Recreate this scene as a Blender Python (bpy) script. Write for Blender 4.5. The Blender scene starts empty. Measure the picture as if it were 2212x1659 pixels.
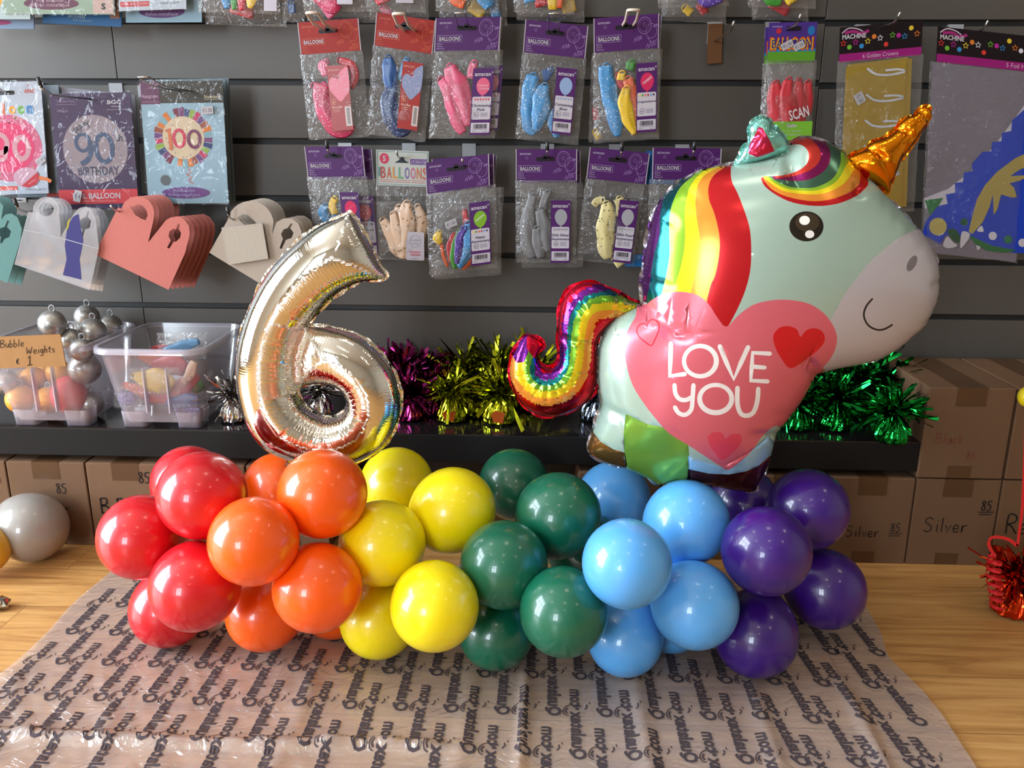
import bpy, math, random
import numpy as np
from mathutils import Vector, Matrix
from mathutils.geometry import delaunay_2d_cdt

random.seed(7)
SC = bpy.context.scene
COL = SC.collection
PI = math.pi

# ------------------------------------------------------------------ camera
W, H = 2212, 1659
FPX = 1850.0
PITCH, YAW, ROLL = 0.27275717, -0.03923767, 0.00471988
CAM = np.array([0.0, -1.57388613, 0.689])

def cam_axes():
    cp, sp = math.cos(PITCH), math.sin(PITCH)
    cy, sy = math.cos(YAW), math.sin(YAW)
    f = np.array([sy * cp, cy * cp, -sp])
    rt = np.array([cy, -sy, 0.0])
    up = np.cross(rt, f)
    return (rt * math.cos(ROLL) + up * math.sin(ROLL), -rt * math.sin(ROLL) + up * math.cos(ROLL), f)
RT, UP, FW = cam_axes()
cam_data = bpy.data.cameras.new('camera')
cam_data.sensor_width = 36.0
cam_data.lens = 36.0 * FPX / W
cam_data.clip_start = 0.02
cam = bpy.data.objects.new('camera', cam_data)
COL.objects.link(cam)
m = Matrix(((RT[0], UP[0], -FW[0], CAM[0]), (RT[1], UP[1], -FW[1], CAM[1]), (RT[2], UP[2], -FW[2], CAM[2]), (0, 0, 0, 1)))
cam.matrix_world = m
SC.camera = cam

# ------------------------------------------------------------------ light and exposure
world = bpy.data.worlds.new('sky')
SC.world = world
world.use_nodes = True
bg = world.node_tree.nodes['Background']
bg.inputs[0].default_value = (0.80, 0.90, 1.0, 1)
bg.inputs[1].default_value = 20.0

def portal(loc, rot, sx, sy):
    d = bpy.data.lights.new('window_portal', 'AREA')
    d.shape = 'RECTANGLE'; d.size = sx; d.size_y = sy
    d.cycles.is_portal = True
    o = bpy.data.objects.new('window_portal', d)
    o.location = loc; o.rotation_euler = rot
    COL.objects.link(o)
ROOM_X0, ROOM_X1, ROOM_Y0, ROOM_H = -2.75, 3.4, -5.2, 2.62
WIN_A = (-1.95, -0.35, 0.12, 2.30)       # y0, y1, z0, z1 in the left wall
WIN_FILL = (-2.55, -1.35, 0.7, 2.25)           # x0, x1, z0, z1 in the front wall, added for fill and mane highlight
portal((ROOM_X0 - 0.02, (WIN_A[0] + WIN_A[1]) / 2, (WIN_A[2] + WIN_A[3]) / 2), (0, -PI / 2, 0), WIN_A[3] - WIN_A[2], WIN_A[1] - WIN_A[0])
portal(((WIN_FILL[0] + WIN_FILL[1]) / 2, ROOM_Y0 - 0.02, (WIN_FILL[2] + WIN_FILL[3]) / 2), (PI / 2, 0, 0), WIN_FILL[1] - WIN_FILL[0], WIN_FILL[3] - WIN_FILL[2])
LAMP_POWER = 4.5

SC.view_settings.view_transform = 'Standard'
SC.view_settings.look = 'None'
SC.view_settings.exposure = 0.32
SC.view_settings.gamma = 1.0
SC.view_settings.use_curve_mapping = False
SC.cycles.use_denoising = True
SC.cycles.max_bounces = 10
SC.cycles.diffuse_bounces = 4
SC.cycles.glossy_bounces = 4
SC.cycles.transmission_bounces = 4
SC.cycles.transparent_max_bounces = 24
SC.cycles.caustics_reflective = False
SC.cycles.caustics_refractive = False
SC.cycles.sample_clamp_indirect = 4.0

# ------------------------------------------------------------------ picture to place
def ray(px, py):
    return FW + RT * ((px - W / 2) / FPX) - UP * ((py - H / 2) / FPX)
def aty(px, py, Y):
    v = ray(px, py); return CAM + v * ((Y - CAM[1]) / v[1])
def atz(px, py, z):
    v = ray(px, py); return CAM + v * ((z - CAM[2]) / v[2])
def atd(px, py, d):
    return CAM + ray(px, py) * d

def lin(c):
    out = []
    for x in c[:3]:
        x = x / 255.0
        out.append(x / 12.92 if x <= 0.04045 else ((x + 0.055) / 1.055) ** 2.4)
    return tuple(out)
def hexc(r, g, b): return lin((r, g, b))

# ------------------------------------------------------------------ materials
def mat(name):
    m = bpy.data.materials.new(name); m.use_nodes = True
    nt = m.node_tree
    return m, nt, nt.nodes['Principled BSDF'], nt.nodes['Material Output']
def nd(nt, t, **kw):
    n = nt.nodes.new(t)
    for k, v in kw.items(): setattr(n, k, v)
    return n
def simple(name, col, rough=0.5, metal=0.0, coat=0.0, spec=0.5, noise=0.0, nscale=30.0, bump=0.0):
    m, nt, p, out = mat(name)
    p.inputs['Base Color'].default_value = (*col, 1)
    p.inputs['Roughness'].default_value = rough
    p.inputs['Metallic'].default_value = metal
    p.inputs['Specular IOR Level'].default_value = spec
    if coat:
        p.inputs['Coat Weight'].default_value = coat
        p.inputs['Coat Roughness'].default_value = 0.04
    if noise or bump:
        tc = nd(nt, 'ShaderNodeTexCoord'); nz = nd(nt, 'ShaderNodeTexNoise')
        nz.inputs['Scale'].default_value = nscale; nz.inputs['Detail'].default_value = 4
        nt.links.new(tc.outputs['Object'], nz.inputs['Vector'])
        if noise:
            mx = nd(nt, 'ShaderNodeMix', data_type='RGBA')
            mx.inputs[6].default_value = (*[c * (1 - noise) for c in col], 1)
            mx.inputs[7].default_value = (*[min(1, c * (1 + noise)) for c in col], 1)
            nt.links.new(nz.outputs['Fac'], mx.inputs[0]); nt.links.new(mx.outputs[2], p.inputs['Base Color'])
        if bump:
            b = nd(nt, 'ShaderNodeBump'); b.inputs['Strength'].default_value = bump; b.inputs['Distance'].default_value = 0.002
            nt.links.new(nz.outputs['Fac'], b.inputs['Height']); nt.links.new(b.outputs['Normal'], p.inputs['Normal'])
    return m
def colmat(name, rough=0.4, metal=0.0, coat=0.0, bump=0.0, nscale=60.0, dim=1.0):
    """printed surface: every face carries the colour it is printed in"""
    m, nt, p, out = mat(name)
    a = nd(nt, 'ShaderNodeVertexColor'); a.layer_name = 'Col'
    mu = nd(nt, 'ShaderNodeMix', data_type='RGBA', blend_type='MULTIPLY'); mu.inputs[0].default_value = 1.0; mu.inputs[7].default_value = (dim, dim, dim, 1)  # darkens the colours to stand for weaker light near the wall
    nt.links.new(a.outputs['Color'], mu.inputs[6]); nt.links.new(mu.outputs[2], p.inputs['Base Color'])
    p.inputs['Roughness'].default_value = rough
    p.inputs['Metallic'].default_value = metal
    p.inputs['Specular IOR Level'].default_value = 0.22 if metal < .5 else 0.5
    if coat:
        p.inputs['Coat Weight'].default_value = coat * .5; p.inputs['Coat Roughness'].default_value = 0.08
    if bump:
        tc = nd(nt, 'ShaderNodeTexCoord'); nz = nd(nt, 'ShaderNodeTexNoise')
        nz.inputs['Scale'].default_value = nscale; nz.inputs['Detail'].default_value = 3
        b = nd(nt, 'ShaderNodeBump'); b.inputs['Strength'].default_value = bump; b.inputs['Distance'].default_value = 0.003
        nt.links.new(tc.outputs['Object'], nz.inputs['Vector'])
        nt.links.new(nz.outputs['Fac'], b.inputs['Height']); nt.links.new(b.outputs['Normal'], p.inputs['Normal'])
    return m
def film(name, tint=(1, 1, 1), haze=0.015, gloss=0.085, hazecol=(0.7, 0.7, 0.7), scale=45.0, bump=1.0, dist=0.004, rough=0.09, warp=3.0):
    """thin clear plastic film: mostly see-through, a little milky, crinkled and shiny"""
    m, nt, p, out = mat(name)
    nt.nodes.remove(p)
    tr = nd(nt, 'ShaderNodeBsdfTransparent'); tr.inputs[0].default_value = (*tint, 1)
    df = nd(nt, 'ShaderNodeBsdfDiffuse'); df.inputs[0].default_value = (*hazecol, 1)
    gl = nd(nt, 'ShaderNodeBsdfGlossy'); gl.inputs['Roughness'].default_value = rough
    tc = nd(nt, 'ShaderNodeTexCoord'); nz = nd(nt, 'ShaderNodeTexNoise')
    nz.inputs['Scale'].default_value = scale; nz.inputs['Detail'].default_value = 2; nz.inputs['Distortion'].default_value = warp
    b = nd(nt, 'ShaderNodeBump'); b.inputs['Strength'].default_value = bump; b.inputs['Distance'].default_value = dist
    nt.links.new(tc.outputs['Object'], nz.inputs['Vector']); nt.links.new(nz.outputs['Fac'], b.inputs['Height'])
    nt.links.new(b.outputs['Normal'], gl.inputs['Normal'])
    m1 = nd(nt, 'ShaderNodeMixShader'); m1.inputs[0].default_value = haze
    m2 = nd(nt, 'ShaderNodeMixShader'); 
    lw = nd(nt, 'ShaderNodeLayerWeight'); lw.inputs[0].default_value = 0.35
    nt.links.new(b.outputs['Normal'], lw.inputs['Normal'])
    mr = nd(nt, 'ShaderNodeMapRange'); mr.inputs[3].default_value = gloss * 0.35; mr.inputs[4].default_value = min(1, gloss * 2.6)
    nt.links.new(lw.outputs['Fresnel'], mr.inputs[0]); nt.links.new(mr.outputs[0], m2.inputs[0])
    nt.links.new(tr.outputs[0], m1.inputs[1]); nt.links.new(df.outputs[0], m1.inputs[2])
    nt.links.new(m1.outputs[0], m2.inputs[1]); nt.links.new(gl.outputs[0], m2.inputs[2])
    nt.links.new(m2.outputs[0], out.inputs[0])
    return m
def latex(name, col, rough=0.32, dots=None, dscale=260.0):
    m, nt, p, out = mat(name)
    p.inputs['Base Color'].default_value = (*col, 1)
    p.inputs['Roughness'].default_value = rough
    p.inputs['Coat Weight'].default_value = 0.5; p.inputs['Coat Roughness'].default_value = 0.05
    p.inputs['Subsurface Weight'].default_value = 0.25
    p.inputs['Subsurface Radius'].default_value = (0.02, 0.02, 0.02)
    p.inputs['Subsurface Scale'].default_value = 1.0
    if dots:
        p.inputs['Subsurface Weight'].default_value = 0.0
        p.inputs['Coat Weight'].default_value = 0.12; p.inputs['Roughness'].default_value = 0.42
        tc = nd(nt, 'ShaderNodeTexCoord'); vo = nd(nt, 'ShaderNodeTexVoronoi'); vo.inputs['Scale'].default_value = dscale
        ra = nd(nt, 'ShaderNodeMath', operation='LESS_THAN'); ra.inputs[1].default_value = 0.22
        mx = nd(nt, 'ShaderNodeMix', data_type='RGBA'); mx.inputs[6].default_value = (*col, 1); mx.inputs[7].default_value = (*dots, 1)
        nt.links.new(tc.outputs['Object'], vo.inputs['Vector']); nt.links.new(vo.outputs['Distance'], ra.inputs[0])
        nt.links.new(ra.outputs[0], mx.inputs[0]); nt.links.new(mx.outputs[2], p.inputs['Base Color'])
    return m
def foil(name, rough=0.06, pleat=1.0, satin=0.30, period=0.0036, noise=0.25, nscale=18.0, fade=0.03):
    """balloon foil: print colour from the face, metal share in its alpha; fine pleats run in from the seam"""
    m, nt, p, out = mat(name)
    a = nd(nt, 'ShaderNodeVertexColor'); a.layer_name = 'Col'
    nt.links.new(a.outputs['Color'], p.inputs['Base Color'])
    nt.links.new(a.outputs['Alpha'], p.inputs['Metallic'])
    mr = nd(nt, 'ShaderNodeMapRange'); mr.inputs[3].default_value = satin; mr.inputs[4].default_value = rough
    nt.links.new(a.outputs['Alpha'], mr.inputs[0]); nt.links.new(mr.outputs[0], p.inputs['Roughness'])
    at = nd(nt, 'ShaderNodeAttribute'); at.attribute_name = 'pleat'
    sp = nd(nt, 'ShaderNodeSeparateXYZ'); nt.links.new(at.outputs['Vector'], sp.inputs[0])
    tc = nd(nt, 'ShaderNodeTexCoord'); nz = nd(nt, 'ShaderNodeTexNoise'); nz.inputs['Scale'].default_value = 55
    nt.links.new(tc.outputs['Object'], nz.inputs['Vector'])
    f1 = nd(nt, 'ShaderNodeMath', operation='MULTIPLY'); f1.inputs[1].default_value = 2 * PI / period
    nt.links.new(sp.outputs[0], f1.inputs[0])
    f2 = nd(nt, 'ShaderNodeMath', operation='MULTIPLY_ADD'); f2.inputs[1].default_value = 9.0
    nt.links.new(nz.outputs['Fac'], f2.inputs[0]); nt.links.new(f1.outputs[0], f2.inputs[2])
    si = nd(nt, 'ShaderNodeMath', operation='SINE'); nt.links.new(f2.outputs[0], si.inputs[0])
    e1 = nd(nt, 'ShaderNodeMath', operation='MULTIPLY'); e1.inputs[1].default_value = -1.0 / fade
    nt.links.new(sp.outputs[1], e1.inputs[0])
    e2 = nd(nt, 'ShaderNodeMath', operation='EXPONENT'); nt.links.new(e1.outputs[0], e2.inputs[0])
    e3 = nd(nt, 'ShaderNodeMath', operation='MULTIPLY'); nt.links.new(e2.outputs[0], e3.inputs[0]); nt.links.new(sp.outputs[2], e3.inputs[1])
    e4 = nd(nt, 'ShaderNodeMath', operation='MULTIPLY'); nt.links.new(e3.outputs[0], e4.inputs[0]); nt.links.new(si.outputs[0], e4.inputs[1])
    b = nd(nt, 'ShaderNodeBump'); b.inputs['Strength'].default_value = 1.0; b.inputs['Distance'].default_value = 0.0005 * pleat
    nt.links.new(e4.outputs[0], b.inputs['Height'])
    n2 = nd(nt, 'ShaderNodeTexNoise'); n2.inputs['Scale'].default_value = nscale; n2.inputs['Detail'].default_value = 1.5; n2.inputs['Distortion'].default_value = 1.0
    nt.links.new(tc.outputs['Object'], n2.inputs['Vector'])
    b2 = nd(nt, 'ShaderNodeBump'); b2.inputs['Strength'].default_value = noise; b2.inputs['Distance'].default_value = 0.004
    nt.links.new(n2.outputs['Fac'], b2.inputs['Height']); nt.links.new(b.outputs['Normal'], b2.inputs['Normal'])
    nt.links.new(b2.outputs['Normal'], p.inputs['Normal'])
    return m

M = {}
M['card'] = colmat('printed_card', 0.42, dim=0.58)
M['paper'] = colmat('plain_card', 0.75, bump=0.15, nscale=300, dim=0.52)
M['label'] = colmat('printed_label', 0.35, coat=0.2, dim=0.6)
M['film'] = film('clear_film')
M['back_film'] = film('bag_back_film', haze=0.12, gloss=0.04, hazecol=(0.42, 0.40, 0.38))
M['wrap'] = film('tight_clear_wrap', haze=0.01, gloss=0.045, scale=22, bump=1.0, dist=0.006, warp=2.0)
M['bin'] = film('bin_plastic', haze=0.20, gloss=0.14, hazecol=(0.60, 0.56, 0.66), scale=3, bump=0.1, rough=0.2)
M['bin_rim'] = film('bin_rim_plastic', haze=0.42, gloss=0.2, hazecol=(0.62, 0.58, 0.68), scale=3, bump=0.1, rough=0.2)
M['wire'] = simple('chrome_wire', (0.55, 0.55, 0.56), 0.22, 1.0, noise=0.1, nscale=80)
M['white_wire'] = simple('white_plastic_wire', hexc(205, 190, 175), 0.45, noise=0.15, nscale=120)
M['black_cap'] = simple('black_rubber', (0.012, 0.012, 0.014), 0.4, noise=0.2)
M['plate'] = simple('clear_hook_plate', hexc(150, 150, 154), 0.25, noise=0.05)
M['cardboard'] = colmat('cardboard', 0.8, bump=0.25, nscale=45, dim=0.72)
M['tinsel'] = colmat('metallic_tinsel', 0.16, metal=1.0, dim=0.7)
M['gold_sheet'] = colmat('gold_foil_sheet', 0.30, metal=0.75, bump=0.5, nscale=14, dim=0.8)
M['tinsel_base'] = colmat('crumpled_foil', 0.14, metal=1.0, bump=0.6, nscale=70)
M['ribbon'] = simple('curling_ribbon', hexc(205, 22, 40), 0.3, coat=0.4, noise=0.1)
M['black'] = simple('black_gloss_board', (0.010, 0.008, 0.009), 0.10, spec=0.5, noise=0.3, nscale=8)
M['black_edge'] = simple('black_board_edge', (0.006, 0.005, 0.005), 0.6, spec=0.2, noise=0.2, nscale=20)
M['groove'] = simple('groove_black_backing', (0.010, 0.009, 0.009), 0.6, noise=0.2)  # black backing board behind the slats
M['silver_ball'] = simple('silver_paint', hexc(175, 172, 168), 0.33, 0.75, noise=0.08, nscale=40)
M['gold_ball'] = simple('gold_paint', hexc(225, 150, 50), 0.45, 0.2, noise=0.12, nscale=40)
M['red_ball'] = simple('red_paint', hexc(200, 40, 45), 0.5, noise=0.08)
M['foil6'] = foil('silver_foil', rough=0.05, pleat=0.5, noise=0.05, nscale=10, fade=0.018)
M['foil_print'] = foil('printed_foil', rough=0.16, pleat=0.22, satin=0.26, period=0.005, noise=0.06, nscale=7, fade=0.007)
M['foil_tail'] = foil('tail_foil', rough=0.12, pleat=0.3, satin=0.22, period=0.004, noise=0.10, nscale=14, fade=0.006)
M['ceil_lamp'] = None

def wall_mat():
    m, nt, p, out = mat('grey_slat_laminate')
    tc = nd(nt, 'ShaderNodeTexCoord'); nz = nd(nt, 'ShaderNodeTexNoise'); nz.inputs['Scale'].default_value = 220; nz.inputs['Detail'].default_value = 5
    n2 = nd(nt, 'ShaderNodeTexNoise'); n2.inputs['Scale'].default_value = 3.0
    mx = nd(nt, 'ShaderNodeMix', data_type='RGBA'); mx.inputs[6].default_value = (*hexc(66, 61, 56), 1); mx.inputs[7].default_value = (*hexc(74, 69, 64), 1)
    ad = nd(nt, 'ShaderNodeMath', operation='MULTIPLY_ADD'); ad.inputs[1].default_value = 0.5
    nt.links.new(tc.outputs['Object'], nz.inputs['Vector']); nt.links.new(tc.outputs['Object'], n2.inputs['Vector'])
    nt.links.new(nz.outputs['Fac'], ad.inputs[0]); 
    h = nd(nt, 'ShaderNodeMath', operation='MULTIPLY'); h.inputs[1].default_value = 0.5
    nt.links.new(n2.outputs['Fac'], h.inputs[0]); nt.links.new(h.outputs[0], ad.inputs[2])
    nt.links.new(ad.outputs[0], mx.inputs[0]); nt.links.new(mx.outputs[2], p.inputs['Base Color'])
    p.inputs['Roughness'].default_value = 0.5
    return m
def floor_mat():
    m, nt, p, out = mat('oak_laminate')
    tc = nd(nt, 'ShaderNodeTexCoord')
    sp = nd(nt, 'ShaderNodeSeparateXYZ'); nt.links.new(tc.outputs['Object'], sp.inputs[0])
    br = nd(nt, 'ShaderNodeTexBrick'); br.offset = 0.37
    br.inputs['Color1'].default_value = (0, 0, 0, 1); br.inputs['Color2'].default_value = (1, 1, 1, 1); br.inputs['Mortar'].default_value = (0.5, 0.5, 0.5, 1)
    br.inputs['Scale'].default_value = 1.0; br.inputs['Mortar Size'].default_value = 0.0007; br.inputs['Mortar Smooth'].default_value = 0.2
    br.inputs['Brick Width'].default_value = 1.2; br.inputs['Row Height'].default_value = 0.118; br.inputs['Bias'].default_value = 0.0
    mp0 = nd(nt, 'ShaderNodeMapping'); mp0.inputs['Location'].default_value = (0.35, 0.071, 0)
    nt.links.new(tc.outputs['Object'], mp0.inputs[0]); nt.links.new(mp0.outputs[0], br.inputs['Vector'])
    mp = nd(nt, 'ShaderNodeMapping'); mp.inputs['Scale'].default_value = (2.2, 26, 1)
    cb = nd(nt, 'ShaderNodeCombineXYZ')
    mu = nd(nt, 'ShaderNodeMath', operation='MULTIPLY'); mu.inputs[1].default_value = 7.0
    nt.links.new(br.outputs['Color'], mu.inputs[0])
    ax = nd(nt, 'ShaderNodeMath', operation='ADD'); nt.links.new(sp.outputs[0], ax.inputs[0]); nt.links.new(mu.outputs[0], ax.inputs[1])
    nt.links.new(ax.outputs[0], cb.inputs[0]); nt.links.new(sp.outputs[1], cb.inputs[1]); nt.links.new(mu.outputs[0], cb.inputs[2])
    nt.links.new(cb.outputs[0], mp.inputs[0])
    nz = nd(nt, 'ShaderNodeTexNoise'); nz.inputs['Scale'].default_value = 2.0; nz.inputs['Detail'].default_value = 7; nz.inputs['Roughness'].default_value = 0.62; nz.inputs['Distortion'].default_value = 0.7
    nt.links.new(mp.outputs[0], nz.inputs['Vector'])
    cr = nd(nt, 'ShaderNodeValToRGB')
    e = cr.color_ramp.elements
    e[0].position = 0.30; e[0].color = (*hexc(158, 108, 60), 1)
    e[1].position = 0.70; e[1].color = (*hexc(216, 168, 106), 1)
    k = e.new(0.5); k.color = (*hexc(196, 146, 86), 1)
    nt.links.new(nz.outputs['Fac'], cr.inputs[0])
    mm = nd(nt, 'ShaderNodeMix', data_type='RGBA'); mm.inputs[7].default_value = (*hexc(112, 78, 44), 1)
    fac = nd(nt, 'ShaderNodeMath', operation='MULTIPLY'); fac.inputs[1].default_value = 0.8
    nt.links.new(br.outputs['Fac'], fac.inputs[0])
    nt.links.new(fac.outputs[0], mm.inputs[0]); nt.links.new(cr.outputs[0], mm.inputs[6])
    nt.links.new(mm.outputs[2], p.inputs['Base Color'])
    p.inputs['Roughness'].default_value = 0.34
    return m
M['wall'] = wall_mat(); M['floor'] = floor_mat()
M['plaster'] = simple('painted_plaster', hexc(190, 184, 172), 0.8, noise=0.05, nscale=6)
M['ceiling'] = simple('ceiling_tile', hexc(205, 200, 190), 0.85, noise=0.05, nscale=6)
M['frame'] = simple('window_frame_paint', hexc(70, 70, 74), 0.4, noise=0.05)

# ------------------------------------------------------------------ mesh builder
class MB:
    def __init__(s): s.v = []; s.f = []; s.c = []; s.m = []; s.sm = []
    def add(s, verts, faces, col=(1, 1, 1), mi=0, smooth=False):
        b = len(s.v); s.v.extend([tuple(map(float, p)) for p in verts])
        if len(col) == 3: col = (*col, 1.0)
        for f in faces:
            s.f.append([i + b for i in f]); s.c.append(col); s.m.append(mi); s.sm.append(smooth)
        return b
    def quad(s, a, b, c, d, col=(1, 1, 1), mi=0): s.add([a, b, c, d], [(0, 1, 2, 3)], col, mi)
    def box(s, x0, x1, y0, y1, z0, z1, col=(1, 1, 1), mi=0, ch=0.0):
        if ch <= 0:
            vs = [(x, y, z) for x in (x0, x1) for y in (y0, y1) for z in (z0, z1)]
            s.add(vs, [(0, 1, 3, 2), (4, 6, 7, 5), (0, 4, 5, 1), (2, 3, 7, 6), (0, 2, 6, 4), (1, 5, 7, 3)], col, mi)
            return
        import bmesh
        bm = bmesh.new(); bmesh.ops.create_cube(bm, size=1.0)
        for v in bm.verts: v.co = Vector(((x0 + x1) / 2 + v.co.x * (x1 - x0), (y0 + y1) / 2 + v.co.y * (y1 - y0), (z0 + z1) / 2 + v.co.z * (z1 - z0)))
        bmesh.ops.bevel(bm, geom=bm.edges[:], offset=ch, segments=2, affect='EDGES', profile=0.5)
        bm.verts.index_update()
        s.add([v.co[:] for v in bm.verts], [[v.index for v in f.verts] for f in bm.faces], col, mi)
        bm.free()
    def tube(s, pts, r, n=8, col=(1, 1, 1), mi=0, flat=None, fold=None):
        """r: radius or list; flat: (axis vector, ratio) squashes the section along axis"""
        P = [Vector(p) for p in pts]; k = len(P)
        R = r if isinstance(r, (list, tuple)) else [r] * k
        vs = []; T0 = None; up = None
        for i in range(k):
            T = (P[min(i + 1, k - 1)] - P[max(i - 1, 0)])
            if T.length < 1e-9: T = Vector((0, 0, 1))
            T.normalize()
            if up is None:
                up = Vector((0, 1, 0)) if abs(T.y) < 0.9 else Vector((1, 0, 0))
            A = (up - T * up.dot(T))
            if A.length < 1e-6: A = T.orthogonal()
            A.normalize(); B = T.cross(A); up = A
            for j in range(n):
                a = 2 * PI * j / n
                rr = R[i] * (1 + fold * (math.sin(3 * a + i * .33) * .6 + math.sin(5 * a - i * .21 + 1) * .5 + .35 * math.sin(i * .9 + a))) if fold else R[i]
                o = A * (math.cos(a) * rr) + B * (math.sin(a) * rr)
                if flat: o = o - flat[0] * (o.dot(flat[0]) * (1 - flat[1]))
                vs.append(P[i] + o)
        fs = [(i * n + j, i * n + (j + 1) % n, (i + 1) * n + (j + 1) % n, (i + 1) * n + j) for i in range(k - 1) for j in range(n)]
        b = s.add(vs, fs, col, mi, True)
        s.add([], [], col)
        s.f.append([b + j for j in range(n)][::-1]); s.c.append((*col[:3], col[3] if len(col) > 3 else 1.0)); s.m.append(mi); s.sm.append(False)
        s.f.append([b + (k - 1) * n + j for j in range(n)]); s.c.append((*col[:3], col[3] if len(col) > 3 else 1.0)); s.m.append(mi); s.sm.append(False)
    def lathe(s, prof, n=24, col=(1, 1, 1), mi=0, center=(0, 0, 0), axis=None, wob=None, smooth=True):
        """prof: (r, z) list from one pole to the other, around local z turned to axis"""
        q = Vector((0, 0, 1)).rotation_difference(Vector(axis).normalized()) if axis is not None else None
        c = Vector(center); vs = []
        for i, (r, z) in enumerate(prof):
            for j in range(n):
                a = 2 * PI * j / n; rr = r * (wob(i, j) if wob else 1)
                p = Vector((math.cos(a) * rr, math.sin(a) * rr, z))
                if q: p = q @ p
                vs.append(c + p)
        k = len(prof)
        fs = [(i * n + j, i * n + (j + 1) % n, (i + 1) * n + (j + 1) % n, (i + 1) * n + j) for i in range(k - 1) for j in range(n)]
        fs += [tuple(range(n))[::-1], tuple((k - 1) * n + j for j in range(n))]
        s.add(vs, fs, col, mi, smooth)
    def ball(s, c, r, n=24, k=14, col=(1, 1, 1), mi=0, squash=1.0):
        s.lathe([(max(1e-5, r * math.sin(PI * i / k)), -r * squash * math.cos(PI * i / k)) for i in range(k + 1)], n, col, mi, c)
    def build(s, name, mats, parent=None, label=None):
        me = bpy.data.meshes.new(name)
        V = np.array(s.v, dtype=float).reshape(-1, 3)
        if parent is not None:
            q = parent
            off = np.zeros(3)
            while q is not None:
                off += np.array(q.location); q = q.parent
            V = V - off
        me.from_pydata(V.tolist(), [], s.f)
        for mm in (mats if isinstance(mats, (list, tuple)) else [mats]): me.materials.append(mm)
        me.polygons.foreach_set('material_index', s.m)
        me.polygons.foreach_set('use_smooth', s.sm)
        at = me.color_attributes.new(name='Col', type='FLOAT_COLOR', domain='CORNER')
        tot = np.zeros(len(me.polygons), dtype=np.int32); me.polygons.foreach_get('loop_total', tot)
        at.data.foreach_set('color', np.repeat(np.array(s.c, dtype=np.float32), tot, axis=0).ravel())
        me.update()
        o = bpy.data.objects.new(name, me); COL.objects.link(o)
        if parent is not None: o.parent = parent
        if label: o['label'] = label
        return o

def tag(o, label=None, cat=None, group=None, kind=None):
    if label: o['label'] = label
    if cat: o['category'] = cat
    if group: o['group'] = group
    if kind: o['kind'] = kind
    return o
def thing(name, label, cat, loc, group=None):
    o = bpy.data.objects.new(name, None); COL.objects.link(o)
    o.empty_display_size = 0.02
    o.location = tuple(float(x) for x in loc)
    return tag(o, label, cat, group)
def dup(root, loc, label, group=None, rotz=0.0, scale=None):
    r = root.copy(); COL.objects.link(r); r.location = tuple(float(x) for x in loc); r.rotation_euler = (0, 0, rotz)
    if scale: r.scale = (scale, scale, scale)
    r['label'] = label
    if group: r['group'] = group
    for ch in list(root.children):
        c = ch.copy(); COL.objects.link(c); c.parent = r
        for g in list(ch.children):
            d = g.copy(); COL.objects.link(d); d.parent = c
    return r

# ------------------------------------------------------------------ flat shapes
def smooth_line(P, closed=True, k=5):
    P = [np.array(p, float) for p in P]; n = len(P); out = []
    rng = range(n if closed else n - 1)
    for i in rng:
        p0 = P[(i - 1) % n] if closed or i > 0 else P[i]
        p1 = P[i]; p2 = P[(i + 1) % n]
        p3 = P[(i + 2) % n] if closed or i + 2 < n else p2
        for t in np.linspace(0, 1, k, endpoint=False):
            a = ((2 * p1) + (-p0 + p2) * t + (2 * p0 - 5 * p1 + 4 * p2 - p3) * t * t + (-p0 + 3 * p1 - 3 * p2 + p3) * t ** 3) * 0.5
            out.append(tuple(a))
    if not closed: out.append(tuple(P[-1]))
    return out
def inside(pts, poly):
    pts = np.asarray(pts, float); poly = np.asarray(poly, float)
    x, y = pts[:, 0], pts[:, 1]; c = np.zeros(len(pts), bool)
    x1, y1 = poly[:, 0], poly[:, 1]; x2, y2 = np.roll(x1, -1), np.roll(y1, -1)
    for a, b, cx, d in zip(x1, y1, x2, y2):
        if b == d: continue
        c ^= ((b > y) != (d > y)) & (x < (cx - a) * (y - b) / (d - b) + a)
    return c
def cdt_shape(outline, holes=()):
    vs = [Vector(p) for p in outline]; ed = [(i, (i + 1) % len(outline)) for i in range(len(outline))]
    for h in holes:
        b = len(vs); vs += [Vector(p) for p in h]; ed += [(b + i, b + (i + 1) % len(h)) for i in range(len(h))]
    r = delaunay_2d_cdt(vs, ed, [], 0, 1e-7)
    V = [tuple(v) for v in r[0]]; F = [tuple(f) for f in r[2]]
    cen = np.array([np.mean([V[i] for i in f], axis=0) for f in F])
    ok = inside(cen, outline)
    for h in holes: ok &= ~inside(cen, h)
    return V, [f for f, o in zip(F, ok) if o]
def ell(cx, cy, rx, ry=None, n=28, a0=0.0):
    ry = rx if ry is None else ry
    return [(cx + rx * math.cos(2 * PI * i / n + a0), cy + ry * math.sin(2 * PI * i / n + a0)) for i in range(n)]
def rrect(x0, y0, x1, y1, r, n=4):
    out = []
    for cx, cy, a in ((x1 - r, y1 - r, 0), (x0 + r, y1 - r, 90), (x0 + r, y0 + r, 180), (x1 - r, y0 + r, 270)):
        for i in range(n + 1):
            t = math.radians(a + 90 * i / n); out.append((cx + r * math.cos(t), cy + r * math.sin(t)))
    return out
def star(cx, cy, r, k=5, q=0.45, a0=-PI / 2):
    return [(cx + (r if i % 2 == 0 else r * q) * math.cos(a0 + PI * i / k), cy + (r if i % 2 == 0 else r * q) * math.sin(a0 + PI * i / k)) for i in range(2 * k)]
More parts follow.
